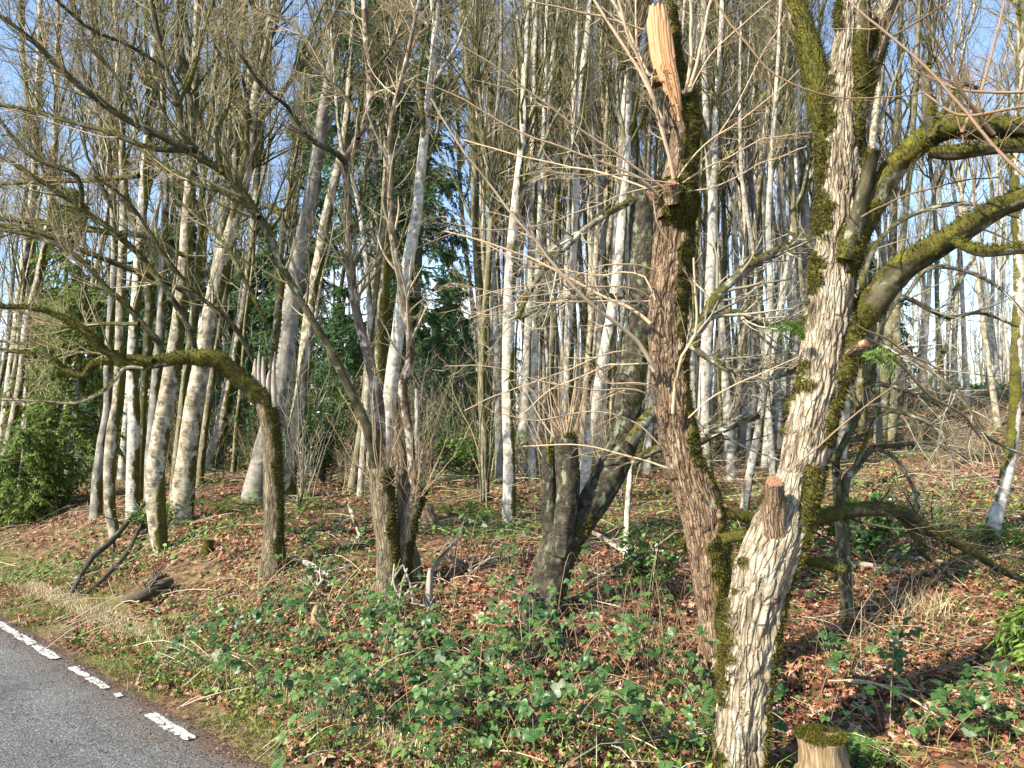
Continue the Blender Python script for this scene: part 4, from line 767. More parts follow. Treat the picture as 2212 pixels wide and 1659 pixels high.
mid('weathered grey trunk at the outer left of the stand, dark at its foot', [(206, 1120, 12), (210, 1040, 12), (220, 960, 11), (232, 880, 9), (232, 780, 8), (241, 650, 8), (247, 540, 8), (240, 400, 7), (225, 240, 6), (200, 60, 5), (190, -100, 4)], 'bark_grey', 4, group=GL)
mid('dark shaded trunk in the middle of the left stand', [(322, 1110, 11), (324, 1000, 12), (334, 860, 11), (345, 720, 10), (352, 560, 9), (358, 400, 8), (352, 220, 7), (350, 0, 5), (350, -120, 4)], 'bark_grey', 4, mbias=0., group=GL)
mid('slender mossy trunk pressed against the broad left trunk', [(372, 1090, 8), (384, 960, 8), (402, 800, 8), (420, 660, 8), (432, 520, 8), (440, 380, 7), (460, 200, 6), (480, 40, 5), (490, -120, 3)], 'bark_far', 4, mbias=.1, group=GL)
mid('thin trunk close behind the bend of the mossy limb', [(430, 1050, 8), (440, 950, 8), (452, 860, 8), (468, 740, 8), (490, 600, 8), (505, 430, 7), (508, 280, 7), (500, 100, 6), (490, -100, 4)], 'bark_far', 4, group=GL)
mid('moss-sleeved trunk splitting at a low crotch in the left stand', [(300, 1080, 8), (305, 980, 8), (310, 860, 8), (318, 740, 9), (322, 640, 10), (306, 540, 9), (280, 450, 8), (262, 380, 7), (240, 250, 6), (210, 80, 5), (200, -100, 4)], 'bark_branch', 6, mbias=.15, group=GL)
mid('far left pale pole crossing the edge of the picture', [(2, 1005, 11), (12, 900, 11), (28, 770, 10), (44, 640, 10), (58, 520, 9), (72, 400, 8), (80, 250, 7), (85, 100, 6), (88, -80, 4)], 'bark_white', 5)
mid('second thin pole leaning right at the far left', [(-4, 1060, 8), (18, 950, 8), (42, 830, 8), (60, 690, 7), (82, 600, 7), (98, 520, 7), (112, 400, 6), (120, 250, 6), (124, 80, 5), (126, -90, 3)], 'bark_alder', 4)
mid('dark mossy bole with burls between the far left poles and the cedar', [(66, 940, 15), (72, 860, 14), (72, 780, 13), (70, 700, 11), (66, 600, 9), (72, 450, 8), (68, 300, 7), (50, 120, 6), (40, -60, 4)], 'bark_far', 5, mbias=.1, lump=.25)
mid('massive smooth grey trunk leaning right behind the crooked tree', [(552, 1085, 30), (566, 1010, 29), (588, 930, 28), (608, 840, 26), (618, 740, 24), (632, 630, 21), (646, 553, 19), (664, 470, 18), (682, 367, 16), (697, 250, 14), (713, 150, 11), (724, 60, 9), (731, -20, 8), (738, -160, 6)], 'bark_grey', 3, 'poplar', 30, lmat='bark_grey', tmin=.6, mbias=-.5)
mid('tall cream trunk streaked with yellow-green moss beside the massive grey trunk', [(622, 1078, 17), (628, 980, 17), (650, 850, 16), (663, 730, 15), (675, 630, 15), (688, 560, 13), (702, 480, 12), (718, 410, 11), (735, 340, 9), (748, 260, 8), (757, 130, 6), (765, -20, 5), (770, -150, 3)], 'bark_alder', 5, mbias=-.12, sides=28)
mid('tall pale lichen-crusted trunk running up to the top just left of centre', [(822, 1080, 17), (832, 980, 17), (842, 850, 17), (858, 730, 16), (872, 620, 15), (884, 553, 15), (898, 470, 14), (912, 340, 12), (922, 250, 11), (932, 160, 10), (941, 60, 9), (946, -30, 8), (952, -160, 6)], 'bark_white', 4, 'birch', 30, tmin=.6, mbias=-.75, lmat='bark_white', tmat='twig_grey')
mid('thin trunk with a strip of peeled orange bark behind the reddish stems', [(760, 1060, 9), (775, 960, 9), (790, 850, 9), (798, 740, 9), (808, 640, 9), (818, 560, 9), (828, 470, 8), (842, 330, 7), (850, 180, 6), (855, 20, 5), (858, -120, 3)], 'bark_far', 4)
mid('slim whitish stem standing left of the forked mossy bole', [(778, 1072, 7), (784, 980, 8), (792, 880, 8), (796, 800, 7), (800, 700, 7), (790, 560, 6), (770, 420, 6), (740, 330, 5), (725, 200, 4), (715, 60, 3)], 'bark_white', 3)
mid('bright white straight trunk with side moss, right of centre gap', [(1098, 1128, 15), (1099, 1000, 14), (1096, 880, 14), (1097, 760, 14), (1099, 640, 13), (1104, 540, 12), (1114, 430, 10), (1128, 300, 9), (1134, 150, 8), (1140, 0, 6), (1146, -150, 4)], 'bark_white', 6, 'birch', 28, lmat='bark_far')
mid('whitish slanting trunk behind the blackish fork', [(1256, 1080, 15), (1266, 1000, 14), (1286, 880, 14), (1304, 770, 14), (1322, 680, 14), (1334, 600, 14), (1342, 500, 12), (1350, 400, 11), (1356, 250, 9), (1362, 80, 7), (1366, -120, 4)], 'bark_white', 6, 'birch', 28, lmat='bark_far')
GW = 'white stems behind the dark fork'
mid('clean white stem left of the dark cut stub', [(1150, 1040, 9), (1152, 900, 9), (1155, 760, 9), (1160, 620, 8), (1166, 480, 7), (1174, 300, 6), (1180, 100, 5), (1184, -100, 3)], 'bark_white', 5, 'birch', group=GW, lmat='bark_far')
mid('white stem directly above the dark cut stub', [(1226, 1020, 8), (1226, 900, 8), (1224, 780, 8), (1228, 650, 8), (1228, 520, 7), (1236, 350, 6), (1244, 150, 5), (1250, -90, 3)], 'bark_white', 5, 'birch', group=GW, lmat='bark_far')
mid('slim white stem with dark knots next to the slanting trunk', [(1282, 960, 8), (1280, 860, 8), (1276, 740, 8), (1276, 600, 7), (1282, 480, 7), (1290, 300, 6), (1300, 100, 5), (1310, -100, 3)], 'bark_white', 5, 'birch', group=GW, lmat='bark_far')
mid('double-curved mossy pole between centre gap and white trunk', [(1048, 1080, 9), (1046, 960, 9), (1040, 830, 9), (1046, 700, 8), (1056, 560, 8), (1060, 420, 7), (1040, 260, 6), (1030, 100, 5), (1026, -80, 3)], 'bark_far', 5, mbias=.1)
mid('pale pole just left of the bright white trunk', [(1078, 1040, 9), (1076, 900, 9), (1074, 780, 8), (1068, 640, 8), (1062, 500, 7), (1066, 330, 6), (1080, 150, 5), (1084, -80, 3)], 'bark_grey', 5)
mid('broad pale trunk standing right behind the pollarded trunk', [(1528, 1070, 16), (1522, 980, 15), (1520, 880, 14), (1524, 780, 14), (1532, 660, 13), (1538, 540, 12), (1540, 400, 11), (1548, 250, 9), (1556, 100, 7), (1564, -100, 4)], 'bark_white', 6, 'birch', 26, lmat='bark_far')
mid('leaning whitish stem between pollarded and big leaning trunks', [(1608, 1100, 9), (1622, 1010, 9), (1638, 930, 9), (1650, 840, 9), (1660, 740, 8), (1664, 620, 8), (1660, 480, 7), (1668, 320, 6), (1680, 150, 5), (1690, -80, 3)], 'bark_white', 5, 'birch', lmat='bark_far')
mid('pale stem against the left edge of the big leaning trunk', [(1652, 1010, 8), (1660, 900, 8), (1668, 780, 8), (1690, 640, 8), (1712, 520, 9), (1722, 400, 9), (1724, 280, 8), (1722, 160, 7), (1730, 20, 6), (1735, -120, 4)], 'bark_white', 5, 'birch', lmat='bark_far')
mid('white birch-like trunk with orange moss at the right edge', [(2142, 1160, 17), (2158, 1090, 15), (2182, 990, 14), (2192, 900, 13), (2196, 800, 13), (2200, 690, 13), (2202, 580, 12), (2196, 460, 11), (2192, 320, 9), (2204, 160, 8), (2220, 0, 6), (2230, -150, 4)], 'bark_white', 6, 'birch', 28, mossdir=(-1, -.2, 0), mbias=-.1, lmat='bark_far')
mid('pale twin trunk rising behind the hollow of the big tree, left stem', [(1902, 955, 14), (1908, 880, 13), (1914, 790, 12), (1922, 690, 10), (1926, 580, 9), (1930, 440, 8), (1936, 280, 7), (1944, 100, 5), (1950, -80, 4)], 'bark_far', 5)
mid('pale twin trunk rising behind the hollow of the big tree, right stem', [(1925, 950, 11), (1932, 870, 10), (1938, 780, 10), (1936, 680, 9), (1944, 560, 8), (1960, 420, 7), (1974, 250, 6), (1982, 80, 5), (1990, -80, 3)], 'bark_far', 5)
mid('stem covered with yellow moss right of the blackish fork', [(1352, 1230, 6), (1353, 1150, 7), (1356, 1080, 7), (1362, 1020, 6), (1366, 960, 5), (1374, 880, 4)], 'bark_white', 2, 'sapling', 14, mbias=.0, k2=3, k3=3)

# ------------------------------------------------------------------ rows of further trees: prototypes copied as whole trees
def copy_tree(o, parent=None):
    c = o.copy(); COL.objects.link(c)
    if parent is not None: c.parent = parent
    for ch in o.children: copy_tree(ch, c)
    return c
def proto(i, mat, H, r0, lean, nl, mb_, tmat):
    r0 *= .62; mb_ += .10; nl += 2
    root = empty('background_tree', (0, 0, 0), 'x', 'tree'); root.rotation_euler = (0, 0, 0)
    n = 9; z = np.linspace(0, H, n); w = np.cumsum(rng.normal(0, .10+.02*i % .05, (n, 2)), 0); w -= w[0]
    p = np.stack([lean*z + w[:, 0]*z/H*1.6, w[:, 1]*z/H*1.6, z-.3], -1); r = r0*np.linspace(1, .30, n); r[0] *= 1.35
    mb = MB(); q, rr = trunk_tube(mb, p, r, .22, 14, lump=.08, mossdir=(1, .2, 0), mbias=mb_, mfreq=1.6, mpuff=.2, wob=.15, seed=i+70); mb.build('trunk', M[mat], root)
    crown(root, q, rr, nl, rng.uniform(.28, .45), 'bark_far' if i % 3 else 'bark_branch', tmat, (2.2, 5.), 7, 5, .0042, .5, .9, (14, 40)); return root
SPEC = [('bark_white', 16, .13, .03, 5, -.2, 'twig_grey'), ('bark_far', 15, .12, -.04, 6, .05, 'twig_moss'), ('bark_alder', 17, .15, .05, 5, -.2, 'twig_moss'), ('bark_white', 14, .10, .0, 4, -.1, 'twig_grey'),
        ('bark_far', 18, .15, .02, 6, .1, 'twig'), ('bark_white', 15, .11, .06, 5, -.25, 'twig_grey'), ('bark_far', 13, .09, -.02, 5, .05, 'twig'), ('bark_grey', 17, .14, .01, 4, -.1, 'twig_grey'),
        ('bark_alder', 14, .10, -.05, 5, .0, 'twig'), ('bark_white', 18, .13, -.01, 5, -.2, 'twig_grey')]
PR = [proto(i, *s) for i, s in enumerate(SPEC)]
KIND = ['white-barked', 'moss-green', 'buff-barked', 'white-barked', 'moss-green', 'white-barked', 'moss-green', 'smooth grey', 'buff-barked', 'white-barked']
ZN = [(230, 'behind the cedar at far left'), (560, 'behind the left stand'), (880, 'around the tall conifer'), (1090, 'beyond the open gap at centre'), (1400, 'behind the blackish fork'), (1660, 'behind the pollarded trunk'), (1860, 'behind the big leaning trunk'), (2120, 'on the leafy rise at right'), (9999, 'by the right edge')]
used = [False]*len(PR); spots = []; ORD = []
tries = 0
bands = [(13, 19, 34), (19, 28, 62), (28, 42, 70), (42, 75, 60), (13.01, 36, 112)]
for y0, y1, cnt in bands:
    got = 0
    while got < cnt and tries < 20000:
        tries += 1; y = rng.uniform(y0, y1); u = rng.uniform(-160, 2372) if y0 != 13.01 else rng.uniform(1050, 1760)
        if y < 19 and u < 1010 and rng.random() < .75: continue
        if u > 1780 and y < 26 and rng.random() < .75: continue
        if 870 < u < 1040 and (y < 40 or rng.random() < .6): continue
        if 590 < u < 700 and rng.random() < .7: continue
        x = (u-1106)/F*y*1.0
        if rd(x, y) < 3.2: continue
        if any((x-a)**2+(y-b)**2 < (.55+.02*y)**2 for a, b in spots): continue
        spots.append((x, y)); got += 1; i =  int(rng.integers(len(PR)))
        if u > 1050 and i in (4, 6, 1) and rng.random() < .6: i = int(rng.choice([0, 3, 5, 9]))
        if u < 900 and i in (0, 3, 9) and rng.random() < .6: i = 2
        if not used[i]: used[i] = True; o = PR[i]
        else: o = copy_tree(PR[i])
        s = rng.uniform(.8, 1.2)*(1+.12*(y > 42)); o.location = (x, y, float(gz(x, y))); o.scale = (s*rng.uniform(.85, 1.25),)*2 + (s,)
        o.rotation_euler = (rng.normal(0, .03), rng.normal(0.01 if u > 900 else .05, .035), rng.uniform(-.5, .5)+(3.14 if rng.random() < .0 else 0))
        zn = next(t for lim, t in ZN if u < lim); ds_ = 'nearer' if y < 19 else 'mid-distance' if y < 28 else 'distant' if y < 42 else 'farthest'
        o['label'] = f'{ds_} slender {KIND[i]} bare tree {zn}'; ORD.append((o, u, y)); o['category'] = 'tree'; o['group'] = f'{ds_} {KIND[i]} trees {zn}'
for i, u_ in enumerate(used):
    if not u_:
        for ch in list(PR[i].children): bpy.data.objects.remove(ch)
        bpy.data.objects.remove(PR[i])

# ------------------------------------------------------------------ conifers
def conifer(name, label, base_xy, H, R, z0, nb, mat, tr, leafL=(.07, .16), nleaf=26, droop=.12, spr=14, trunkmat='bark_grey', name2='foliage'):
    x, y = base_xy; b = (x, y, float(gz(x, y))); root = empty(name, b, label, 'tree')
    z = np.linspace(-.3, H, 14); p = np.stack([x+.15*np.sin(z*.4), y+0*z, b[2]+z], -1); mb = MB(); q, rr = trunk_tube(mb, p, np.linspace(tr, tr*.12, 14), .2, 14, lump=.06, mbias=-.4, seed=3); mb.build('trunk', M[trunkmat], root)
    k = rng.random(nb)**.85; zb = z0 + (H*.99-z0)*k; th = rng.uniform(0, 2*np.pi, nb); Lb = R*(1-.86*((zb-z0)/(H-z0))**1.1)*rng.uniform(.6, 1.1, nb)
    t = np.linspace(0, 1, 9)[None, :]; rad = Lb[:, None]*t; zz = zb[:, None] + rad*.12 - droop*3.2*Lb[:, None]*t**2 * (.8+.3*rng.random((nb, 1)))
    pos = np.stack([np.interp(zb, p[:, 2]-b[2], p[:, 0])[:, None]+np.cos(th)[:, None]*rad, y+np.sin(th)[:, None]*rad, b[2]+zz], -1)
    rb = np.clip(.006+.012*Lb, .005, .05)[:, None]*np.linspace(1, .25, 9)[None]
    mb = MB(); tubes(mb, pos, rb, 4)
    c, rc = grow(pos, rb, spr*nb, (.25*R**.5, .55*R**.5), (35, 65), -.1, 6, .5, .3, .06, .12, 1, droop=.10, minr=.002); tubes(mb, c, rc, 3)
    tag(mb.build('branches', M['bark_branch'], root), kind='stuff')
    n = nleaf*len(c); i = rng.integers(0, len(c), n); tt = rng.uniform(0, 4.99, n); j = tt.astype(int); fr = (tt-j)[:, None]
    pp = c[i, j]*(1-fr)+c[i, j+1]*fr; tan = norm(c[i, j+1]-c[i, j]); side = norm(np.cross(tan, [0, 0, 1.])+rng.normal(0, .25, (n, 3)))*np.where(rng.random(n) < .5, 1, -1)[:, None]
    d = norm(tan*.6+side*.7+np.array([0, 0, -.35])+rng.normal(0, .15, (n, 3))); Lf = rng.uniform(*leafL, n)[:, None]; w = norm(np.cross(d, rng.normal(0, .5, (n, 3))+[0, 0, 1]))*Lf*.13
    v = np.stack([pp-w*.5, pp+d*Lf*.55-w, pp+d*Lf, pp+d*Lf*.5+w], 1); i0 = (np.arange(n)*4)[:, None]
    mb = MB(); mb.add(v, i0+np.array([[0, 3, 2, 1]]))
    tag(mb.build(name2, M[mat], root, smooth=False), kind='stuff'); return root
def xy(u, Y): return (u-1106)/F*Y, Y
HA = conifer('hemlock', 'tall dark green conifer with drooping boughs left of centre', xy(795, 17.5), 19, 2.6, 2.0, 200, 'conifer', .2, (.06, .13), 52, .13, 13)
HB = conifer('hemlock', 'conifer showing between trunks of the left stand', xy(360, 22), 9, 2.4, 1.0, 90, 'conifer', .16, (.09, .17), 40, .14, 12)
def again(src, label, u, Y, s, group=None):
    o = copy_tree(src); x, y = xy(u, Y); o.location = (x, y, float(gz(x, y))); o.scale = (s, s, s); o.rotation_euler = (0, 0, rng.uniform(0, 6.28)); tag(o, label, None, group)
    # own mesh origin is the trunk foot, so turning about it keeps the tree standing
    return o
again(HA, 'second dark conifer deeper in the woods behind the reddish stems', 905, 25, 1.15)
again(HA, 'dark conifer half hidden behind the massive grey trunk', 655, 29, .9)
again(HB, 'dark conifer behind the first trunks at left', 560, 25, .95)
again(HB, 'conifer in the shade behind the forked bole', 880, 20, .62)
again(HB, 'small pointed conifer on the skyline in the centre gap', 975, 40, 1.15)
for k in range(46):
    u = rng.uniform(-150, 1150) if k < 40 else rng.uniform(1150, 2000); Y = rng.uniform(36, 95); again(HB, 'far-off conifer in the woods ' + next(t for lim, t in ZN if u < lim), u, Y, rng.uniform(.7, 1.5) if not 850 < u < 1060 else rng.uniform(.5, .8), 'far-off conifers ' + next(t for lim, t in ZN if u < lim))
for k, (u, Y, s_) in enumerate([(930, 17, .42), (1000, 20, .45), (860, 23, .7), (960, 27, .6), (740, 17, .5), (600, 19, .6), (480, 20, .6), (250, 18, .55)]):
    again(HB, ['low conifer right of the lichened pole', 'low conifer at the centre gap', 'bushy conifer behind the lichened pole', 'young conifer deep in the centre gap', 'young conifer behind the cream trunk', 'young conifer left of the massive grey trunk', 'young conifer behind the crooked tree', 'young conifer behind the cedar'][k], u, Y, s_)
conifer('cedar', 'light green feathery cedar beside the bank at left', xy(150, 13.5), 4.2, 1.4, .3, 64, 'cedar', .08, (.05, .11), 44, .2, 14)
conifer('cedar', 'low yellowish cedar spilling down the bank at far left', xy(45, 12.5), 1.7, 1.4, .1, 40, 'cedar', .05, (.05, .11), 36, .18, 12)
conifer('cedar', 'cedar standing farther back between far left poles and stand', xy(120, 22), 9, 2.2, .4, 80, 'cedar', .12, (.10, .2), 26, .18, 12)
conifer('young_fir', 'yellow-green young conifer reaching in from the lower right edge', (3.2, 4.35), .62, .62, .12, 16, 'fern', .018, (.04, .09), 44, .06, 9, 'bark_branch')

# the wood beyond, which reads as one mass of thin stems
n = 1500; Y = rng.uniform(72, 150, n); u = rng.uniform(-250, 2450, n); k = (u < 1750) | (rng.random(n) < .75); Y, u = Y[k], u[k]; x = (u-1106)/F*Y; z0 = gz(x, Y); n = len(x); k = rd(x, Y) > 3; x, Y, z0 = x[k], Y[k], z0[k]; n = len(x)
H = rng.uniform(9, 17, n); t = np.linspace(0, 1, 7)[None]; w = np.cumsum(rng.normal(0, .22, (n, 7, 2)), 1)
p = np.stack([x[:, None]+w[..., 0], Y[:, None]+w[..., 1], z0[:, None]+H[:, None]*t-.3], -1); r = rng.uniform(.06, .15, (n, 1))*np.linspace(1, .3, 7)
mb = MB(); tubes(mb, p, r, 4, .5*rng.random(n)); tag(mb.build('distant_wood_trunks', M['bark_far']), 'distant wood of thin grey stems closing the view', 'woods', kind='stuff')
a_, ra = grow(p, r, 16*n, (1.2, 4), (20, 55), .4, 5, .5, .3, .12, .2, 1, minr=.02); mb = MB(); tubes(mb, a_, ra, 3); b_, rb = grow(a_, ra, 2*len(a_), (.6, 2), (20, 60), .3, 3, .7, .4, .12, .2, 1, minr=.014); tubes(mb, b_, rb, 3)
tag(mb.build('distant_wood_branches', M['twig_moss']), 'hazy mass of bare twigs of the distant wood', 'woods', kind='stuff')

# ------------------------------------------------------------------ underwood: bare bushes and saplings
def bush(nst, H, tmat, minr):
    root = empty('bare_bush', (0, 0, 0), 'x', 'bush'); th = rng.uniform(0, 6.28, nst); z = np.linspace(0, 1, 8)[None, :]; Hh = H*rng.uniform(.5, 1, nst)[:, None]; sp = rng.uniform(.08, .42, nst)[:, None]
    bx = rng.normal(0, .12, (nst, 1)); by = rng.normal(0, .12, (nst, 1)); w = np.cumsum(rng.normal(0, .03, (nst, 8, 2)), 1)
    p = np.stack([bx+np.cos(th)[:, None]*sp*Hh*z**1.4+w[..., 0], by+np.sin(th)[:, None]*sp*Hh*z**1.4+w[..., 1], Hh*z-.05], -1); r = rng.uniform(.006, .016, (nst, 1))*np.linspace(1, .3, 8)
    for i in range(min(nst, 4)): mb = MB(); tubes(mb, p[i:i+1], r[i:i+1], 5, .3*rng.random()); mb.build('stem', M['bark_far'], root)
    mb = MB()
    if nst > 4: tubes(mb, p[4:], r[4:], 4)
    a, ra = grow(p, r, 9*nst, (.25, .9), (25, 60), .3, 6, .5, t0=.15, minr=minr); tubes(mb, a, ra, 3); b, rb = grow(a, ra, 4*len(a), (.1, .4), (25, 60), .15, 4, .7, t0=.2, minr=minr*.8); tubes(mb, b, rb, 3)
    tag(mb.build('twigs', M[tmat], root), kind='stuff'); return root
BP = [bush(7, 2.2, 'twig', .0022), bush(5, 3.2, 'twig_moss', .0024), bush(9, 1.5, 'twig', .002), bush(4, 3.8, 'twig_grey', .0026), bush(8, 2.6, 'twig_grey', .0022)]
bu = [False]*5; sp2 = []; g = 0
while g < 160:
    y = rng.uniform(8.5, 30); u = rng.uniform(-60, 2270); x = (u-1106)/F*y
    if y < 12 and rng.random() < .45: continue
    if rd(x, y) < 3.5 or (u < 560 and (y < 11.5 or rng.random() < .4)): continue
    if u > 1560 and y < 34 and rng.random() < .93: continue
    if any((x-a)**2+(y-b)**2 < .6 for a, b in sp2): continue
    sp2.append((x, y)); i = int(rng.integers(5)); g += 1
    if bu[i]: o = copy_tree(BP[i])
    else: o = BP[i]; bu[i] = True
    s = rng.uniform(.7, 1.15); o.location = (x, y, float(gz(x, y))); o.scale = (s, s, s); o.rotation_euler = (0, 0, rng.uniform(0, 6.28))
    zn = next(t for lim, t in ZN if u < lim); ds_ = 'near' if y < 15 else 'farther'
    kd = ['tan many-stemmed', 'tall mossy', 'low tangled', 'tall grey', 'grey twiggy'][i]
    o['label'] = f'{ds_} {kd} leafless bush {zn}'; ORD.append((o, u, y)); o['category'] = 'bush'; o['group'] = f'{ds_} {kd} bushes {zn}'
# evergreen bushes
def leafy(name, label, u, v, W, H, n, mat, sz, Y=None):
    T = Tree(name, label, 'bush', (u, v), Y=Y); x, y, z = T.b; k = 12; th = rng.uniform(0, 6.28, k); t = np.linspace(0, 1, 7)[None]
    rr = W*rng.uniform(.3, 1, k)[:, None]; p = np.stack([x+np.cos(th)[:, None]*rr*t, y+np.sin(th)[:, None]*rr*t*.8, z+H*rng.uniform(.5, 1, (k, 1))*t**.8], -1); r = np.tile(np.linspace(.014, .004, 7), (k, 1))
    mb = MB(); tubes(mb, p, r, 4); a, ra = grow(p, r, 9*k, (.2*W+.15, .45*W+.2), (30, 70), .1, 6, .5, minr=.002, t0=.25); tubes(mb, a, ra, 3); tag(mb.build('stems', M['bark_branch'], T.root), kind='stuff')
    i = rng.integers(0, len(a), n); j = rng.integers(1, 6, n); pos = a[i, j]+rng.normal(0, .06*W+.02, (n, 3)); tv, tf = leaf_t(4, .22, .15, .12)
    mb = MB(); scatter(mb, tv, tf, pos, rots(n, .7), rng.uniform(sz*.6, sz*1.3, n)); tag(mb.build('foliage', M[mat], T.root, smooth=False), kind='stuff')
leafy('holly_bush', 'glossy dark evergreen bush at the foot of the cream trunk', 700, 1040, 1.0, 1.5, 5200, 'holly', .10, Y=13.5)
leafy('holly_bush', 'light green evergreen thicket above the glossy bush', 690, 960, 1.3, 2.6, 5200, 'cover', .09, Y=16)
leafy('holly_bush', 'small evergreen bush on the slope right of the forked bole', 1010, 1060, 1.2, .8, 2600, 'cover', .08, Y=13)
leafy('salal_bush', 'dark leafy shrub under the lower mossy limb at right', 1860, 1000, .7, .6, 420, 'holly', .12, Y=7.5)
leafy('salal_bush', 'bright leafy shrub between the dark fork and the pollarded trunk', 1420, 1290, .45, .45, 520, 'cover', .062)
leafy('salal_bush', 'low leafy shrub on the bank crest beside the left stand', 330, 1150, .5, .3, 700, 'cover', .05)
leafy('holly_bush', 'green undergrowth on the bank at the far left', 60, 1080, 1.2, .7, 2200, 'cover', .09, Y=13)

# ------------------------------------------------------------------ ferns
def frond_mesh(Lf, wid, seed):
    r_ = np.random.default_rng(seed); n = 16; t = np.linspace(0, 1, n); path = np.stack([t*Lf*.85, 0*t, Lf*(.62*t-.75*t**2.1)], -1); mb = MB(); tubes(mb, path[None], np.linspace(.003, .001, n)[None], 3)
    for i in range(1, n):
        w = wid*np.sin(np.pi*min(1, t[i]*.88+.10))**.7
        for s in (-1, 1):
            a = path[i]; e = a+np.array([.25*w, s*w, -.12*w+r_.normal(0, .01)]); h = .42*Lf/n
            mb.add([a-[h*.55, 0, 0], a+[h*.55, 0, 0], (a+e)/2+[h*.5, 0, .006], e, (a+e)/2-[h*.5, 0, -.006]], [[0, 1, 2, 4]] if s > 0 else [[1, 0, 4, 2]]); mb.f[3].append(np.array([[4, 2, 3]])+mb.n-5)
    return mb.mesh('frond', M['fern'], False)
FM = [frond_mesh(.75, .085, 1), frond_mesh(.6, .07, 2), frond_mesh(.2, .04, 3), frond_mesh(.16, .035, 4)]
def fern(label, base, n, sc, Y=None, small=0, loc=None, tilt=0., yaw=None):
    b = ghit(*base) if loc is None else np.asarray(loc, float)
    if loc is None: b[2] = float(gz(b[0], b[1]))
    root = empty('fern', b, label, 'fern')
    for k in range(n):
        o = bpy.data.objects.new('frond', FM[small+k % 2]); COL.objects.link(o); o.parent = root; s = sc*rng.uniform(.7, 1.1); o.scale = (s, s, s)
        o.rotation_euler = (rng.normal(0, .2), rng.uniform(-.5, .15)+tilt, (yaw+rng.normal(0, .6)) if yaw is not None else k*6.283/n+rng.normal(0, .2))
fern('bright sword fern on the bank between left stand and crooked tree', (480, 1110), 16, 1.)
fern('sword fern half hidden behind the crooked trunk', (540, 1095), 14, .9)
fern('sword fern under the evergreen bush', (655, 1105), 14, .9)
fern('sword fern right of the forked mossy bole', (975, 1112), 15, .9)
fern('sword fern low on the slope behind the rotten stump', (1040, 1120), 12, .8)
fern('sword fern by the white trunk at the right edge', (2090, 1165), 14, .9)
fern('second sword fern cut off by the right edge', (2195, 1180), 14, 1.)
fern('fern growing behind the pollarded trunk foot', (1580, 1150), 10, .6)
bY = float(big.Y)
fern('small fern sprouting from the left side of the big leaning trunk', None, 9, 1.1, small=2, loc=P(1738, 735, bY+.15), yaw=3.3, tilt=-.4)
fern('small fern hanging right of the hollow in the big leaning trunk', None, 10, 1.2, small=2, loc=P(1862, 770, bY+.15), yaw=-.2, tilt=.5)
fern('tiny fern on the upper right mossy limb', None, 7, .6, small=2, loc=P(2095, 262, bY-.0), tilt=.4)
fern('spreading fern clump around the mossy front stump', None, 16, 1.5, small=2, loc=(*P(1850, 1610, 3.85)[:2], float(gz(*P(1850, 1610, 3.85)[:2]))+.03))

# ------------------------------------------------------------------ stumps, fallen wood
def stump(label, pts, mat, Y=None, moss=(0, 0), name='tree_stump', splint=0, **k):
    T = Tree(name, label, 'stump', pts[0][:2], Y=Y); kk = dict(sides=60, ds=.012, bark=.012, bfreq=(16, 3), lump=.2, mossdir=(0, 0, 1), mbias=-.35, mpuff=.3); kk.update(k)
    T.stem('stump_body', pts, mat, (0, 0), ground=True, **kk)
    if splint:
        q, rr = T.sk[0]; c = q[-1]; R_ = rr[-1]; sp = []
        for _ in range(splint):
            a = rng.uniform(0, 6.28); b = c+np.array([math.cos(a), math.sin(a), 0])*R_*rng.uniform(.5, 1)-[0, 0, .03]; sp.append(np.linspace(b, b+np.array([rng.normal(0, .012), rng.normal(0, .012), rng.uniform(.02, .1)]), 3))
        mb = MB(); tubes(mb, np.array(sp), np.tile(np.array([.012, .008, .001])*R_/.06, (splint, 1)), 4); tag(mb.build('splinters', M[mat], T.root, smooth=False), kind='stuff')
    if moss[0]: T.moss(moss[0], moss[1], 'moss')
    return T
stump('pale split stump with a mossy flat top at the bottom right', [(1776, 1720, 58), (1776, 1660, 50), (1774, 1620, 46), (1772, 1592, 48)], 'rotten', 3.55, (3500, .013), mossdir=(.6, 0, 1), mbias=-.12, bark=.016, lump=.3)
ST = [o for o in COL.objects if o.get('label', '').startswith('pale split stump')][0]
a_ = rng.uniform(0, 6.28, 2600); q_ = np.sqrt(rng.random(2600))*px(50, 3.55); c_ = P(1772, 1590, 3.55); tp = np.stack([c_[0]+q_*np.cos(a_), c_[1]+q_*np.sin(a_), c_[2]+0*q_], -1); tp[:, 2] += .012*fbm(tp*30, 2, 3)+.004
moss_tufts('top_moss', ST, [(tp, np.tile([0, 0, 1.], (2600, 1)), sstep(-.25, .1, fbm(tp*14, 2, 6)))], 5200, .011, M['moss'])
T = Tree('tree_stump', 'shredded tan rotten stump below the forked bole', 'stump', (880, 1412))
for k in range(22):
    a = rng.uniform(-1, 1); u0 = 880+a*30; tp_ = 1412-rng.uniform(35, 104)*(1-.35*abs(a)); w_ = rng.uniform(4, 9); dd_ = rng.uniform(-.12, .06)
    T.stem('shard', [(u0, 1425, w_*1.1), (u0+rng.normal(0, 2), (1412+tp_)/2, w_), (u0+rng.normal(0, 4)-a*6, tp_+10, w_*.75), (u0+rng.normal(0, 4)-a*6, tp_, w_*.2)], 'rotten', (dd_, dd_+rng.normal(0, .02)), 8, .02, lump=.35, mbias=-.9)
stump('splintered grey post beside the forked bole', [(925, 1305, 9), (927, 1270, 8), (930, 1228, 4)], 'grey_wood', None, name='broken_post', sides=16, lump=.25, mbias=-.9)
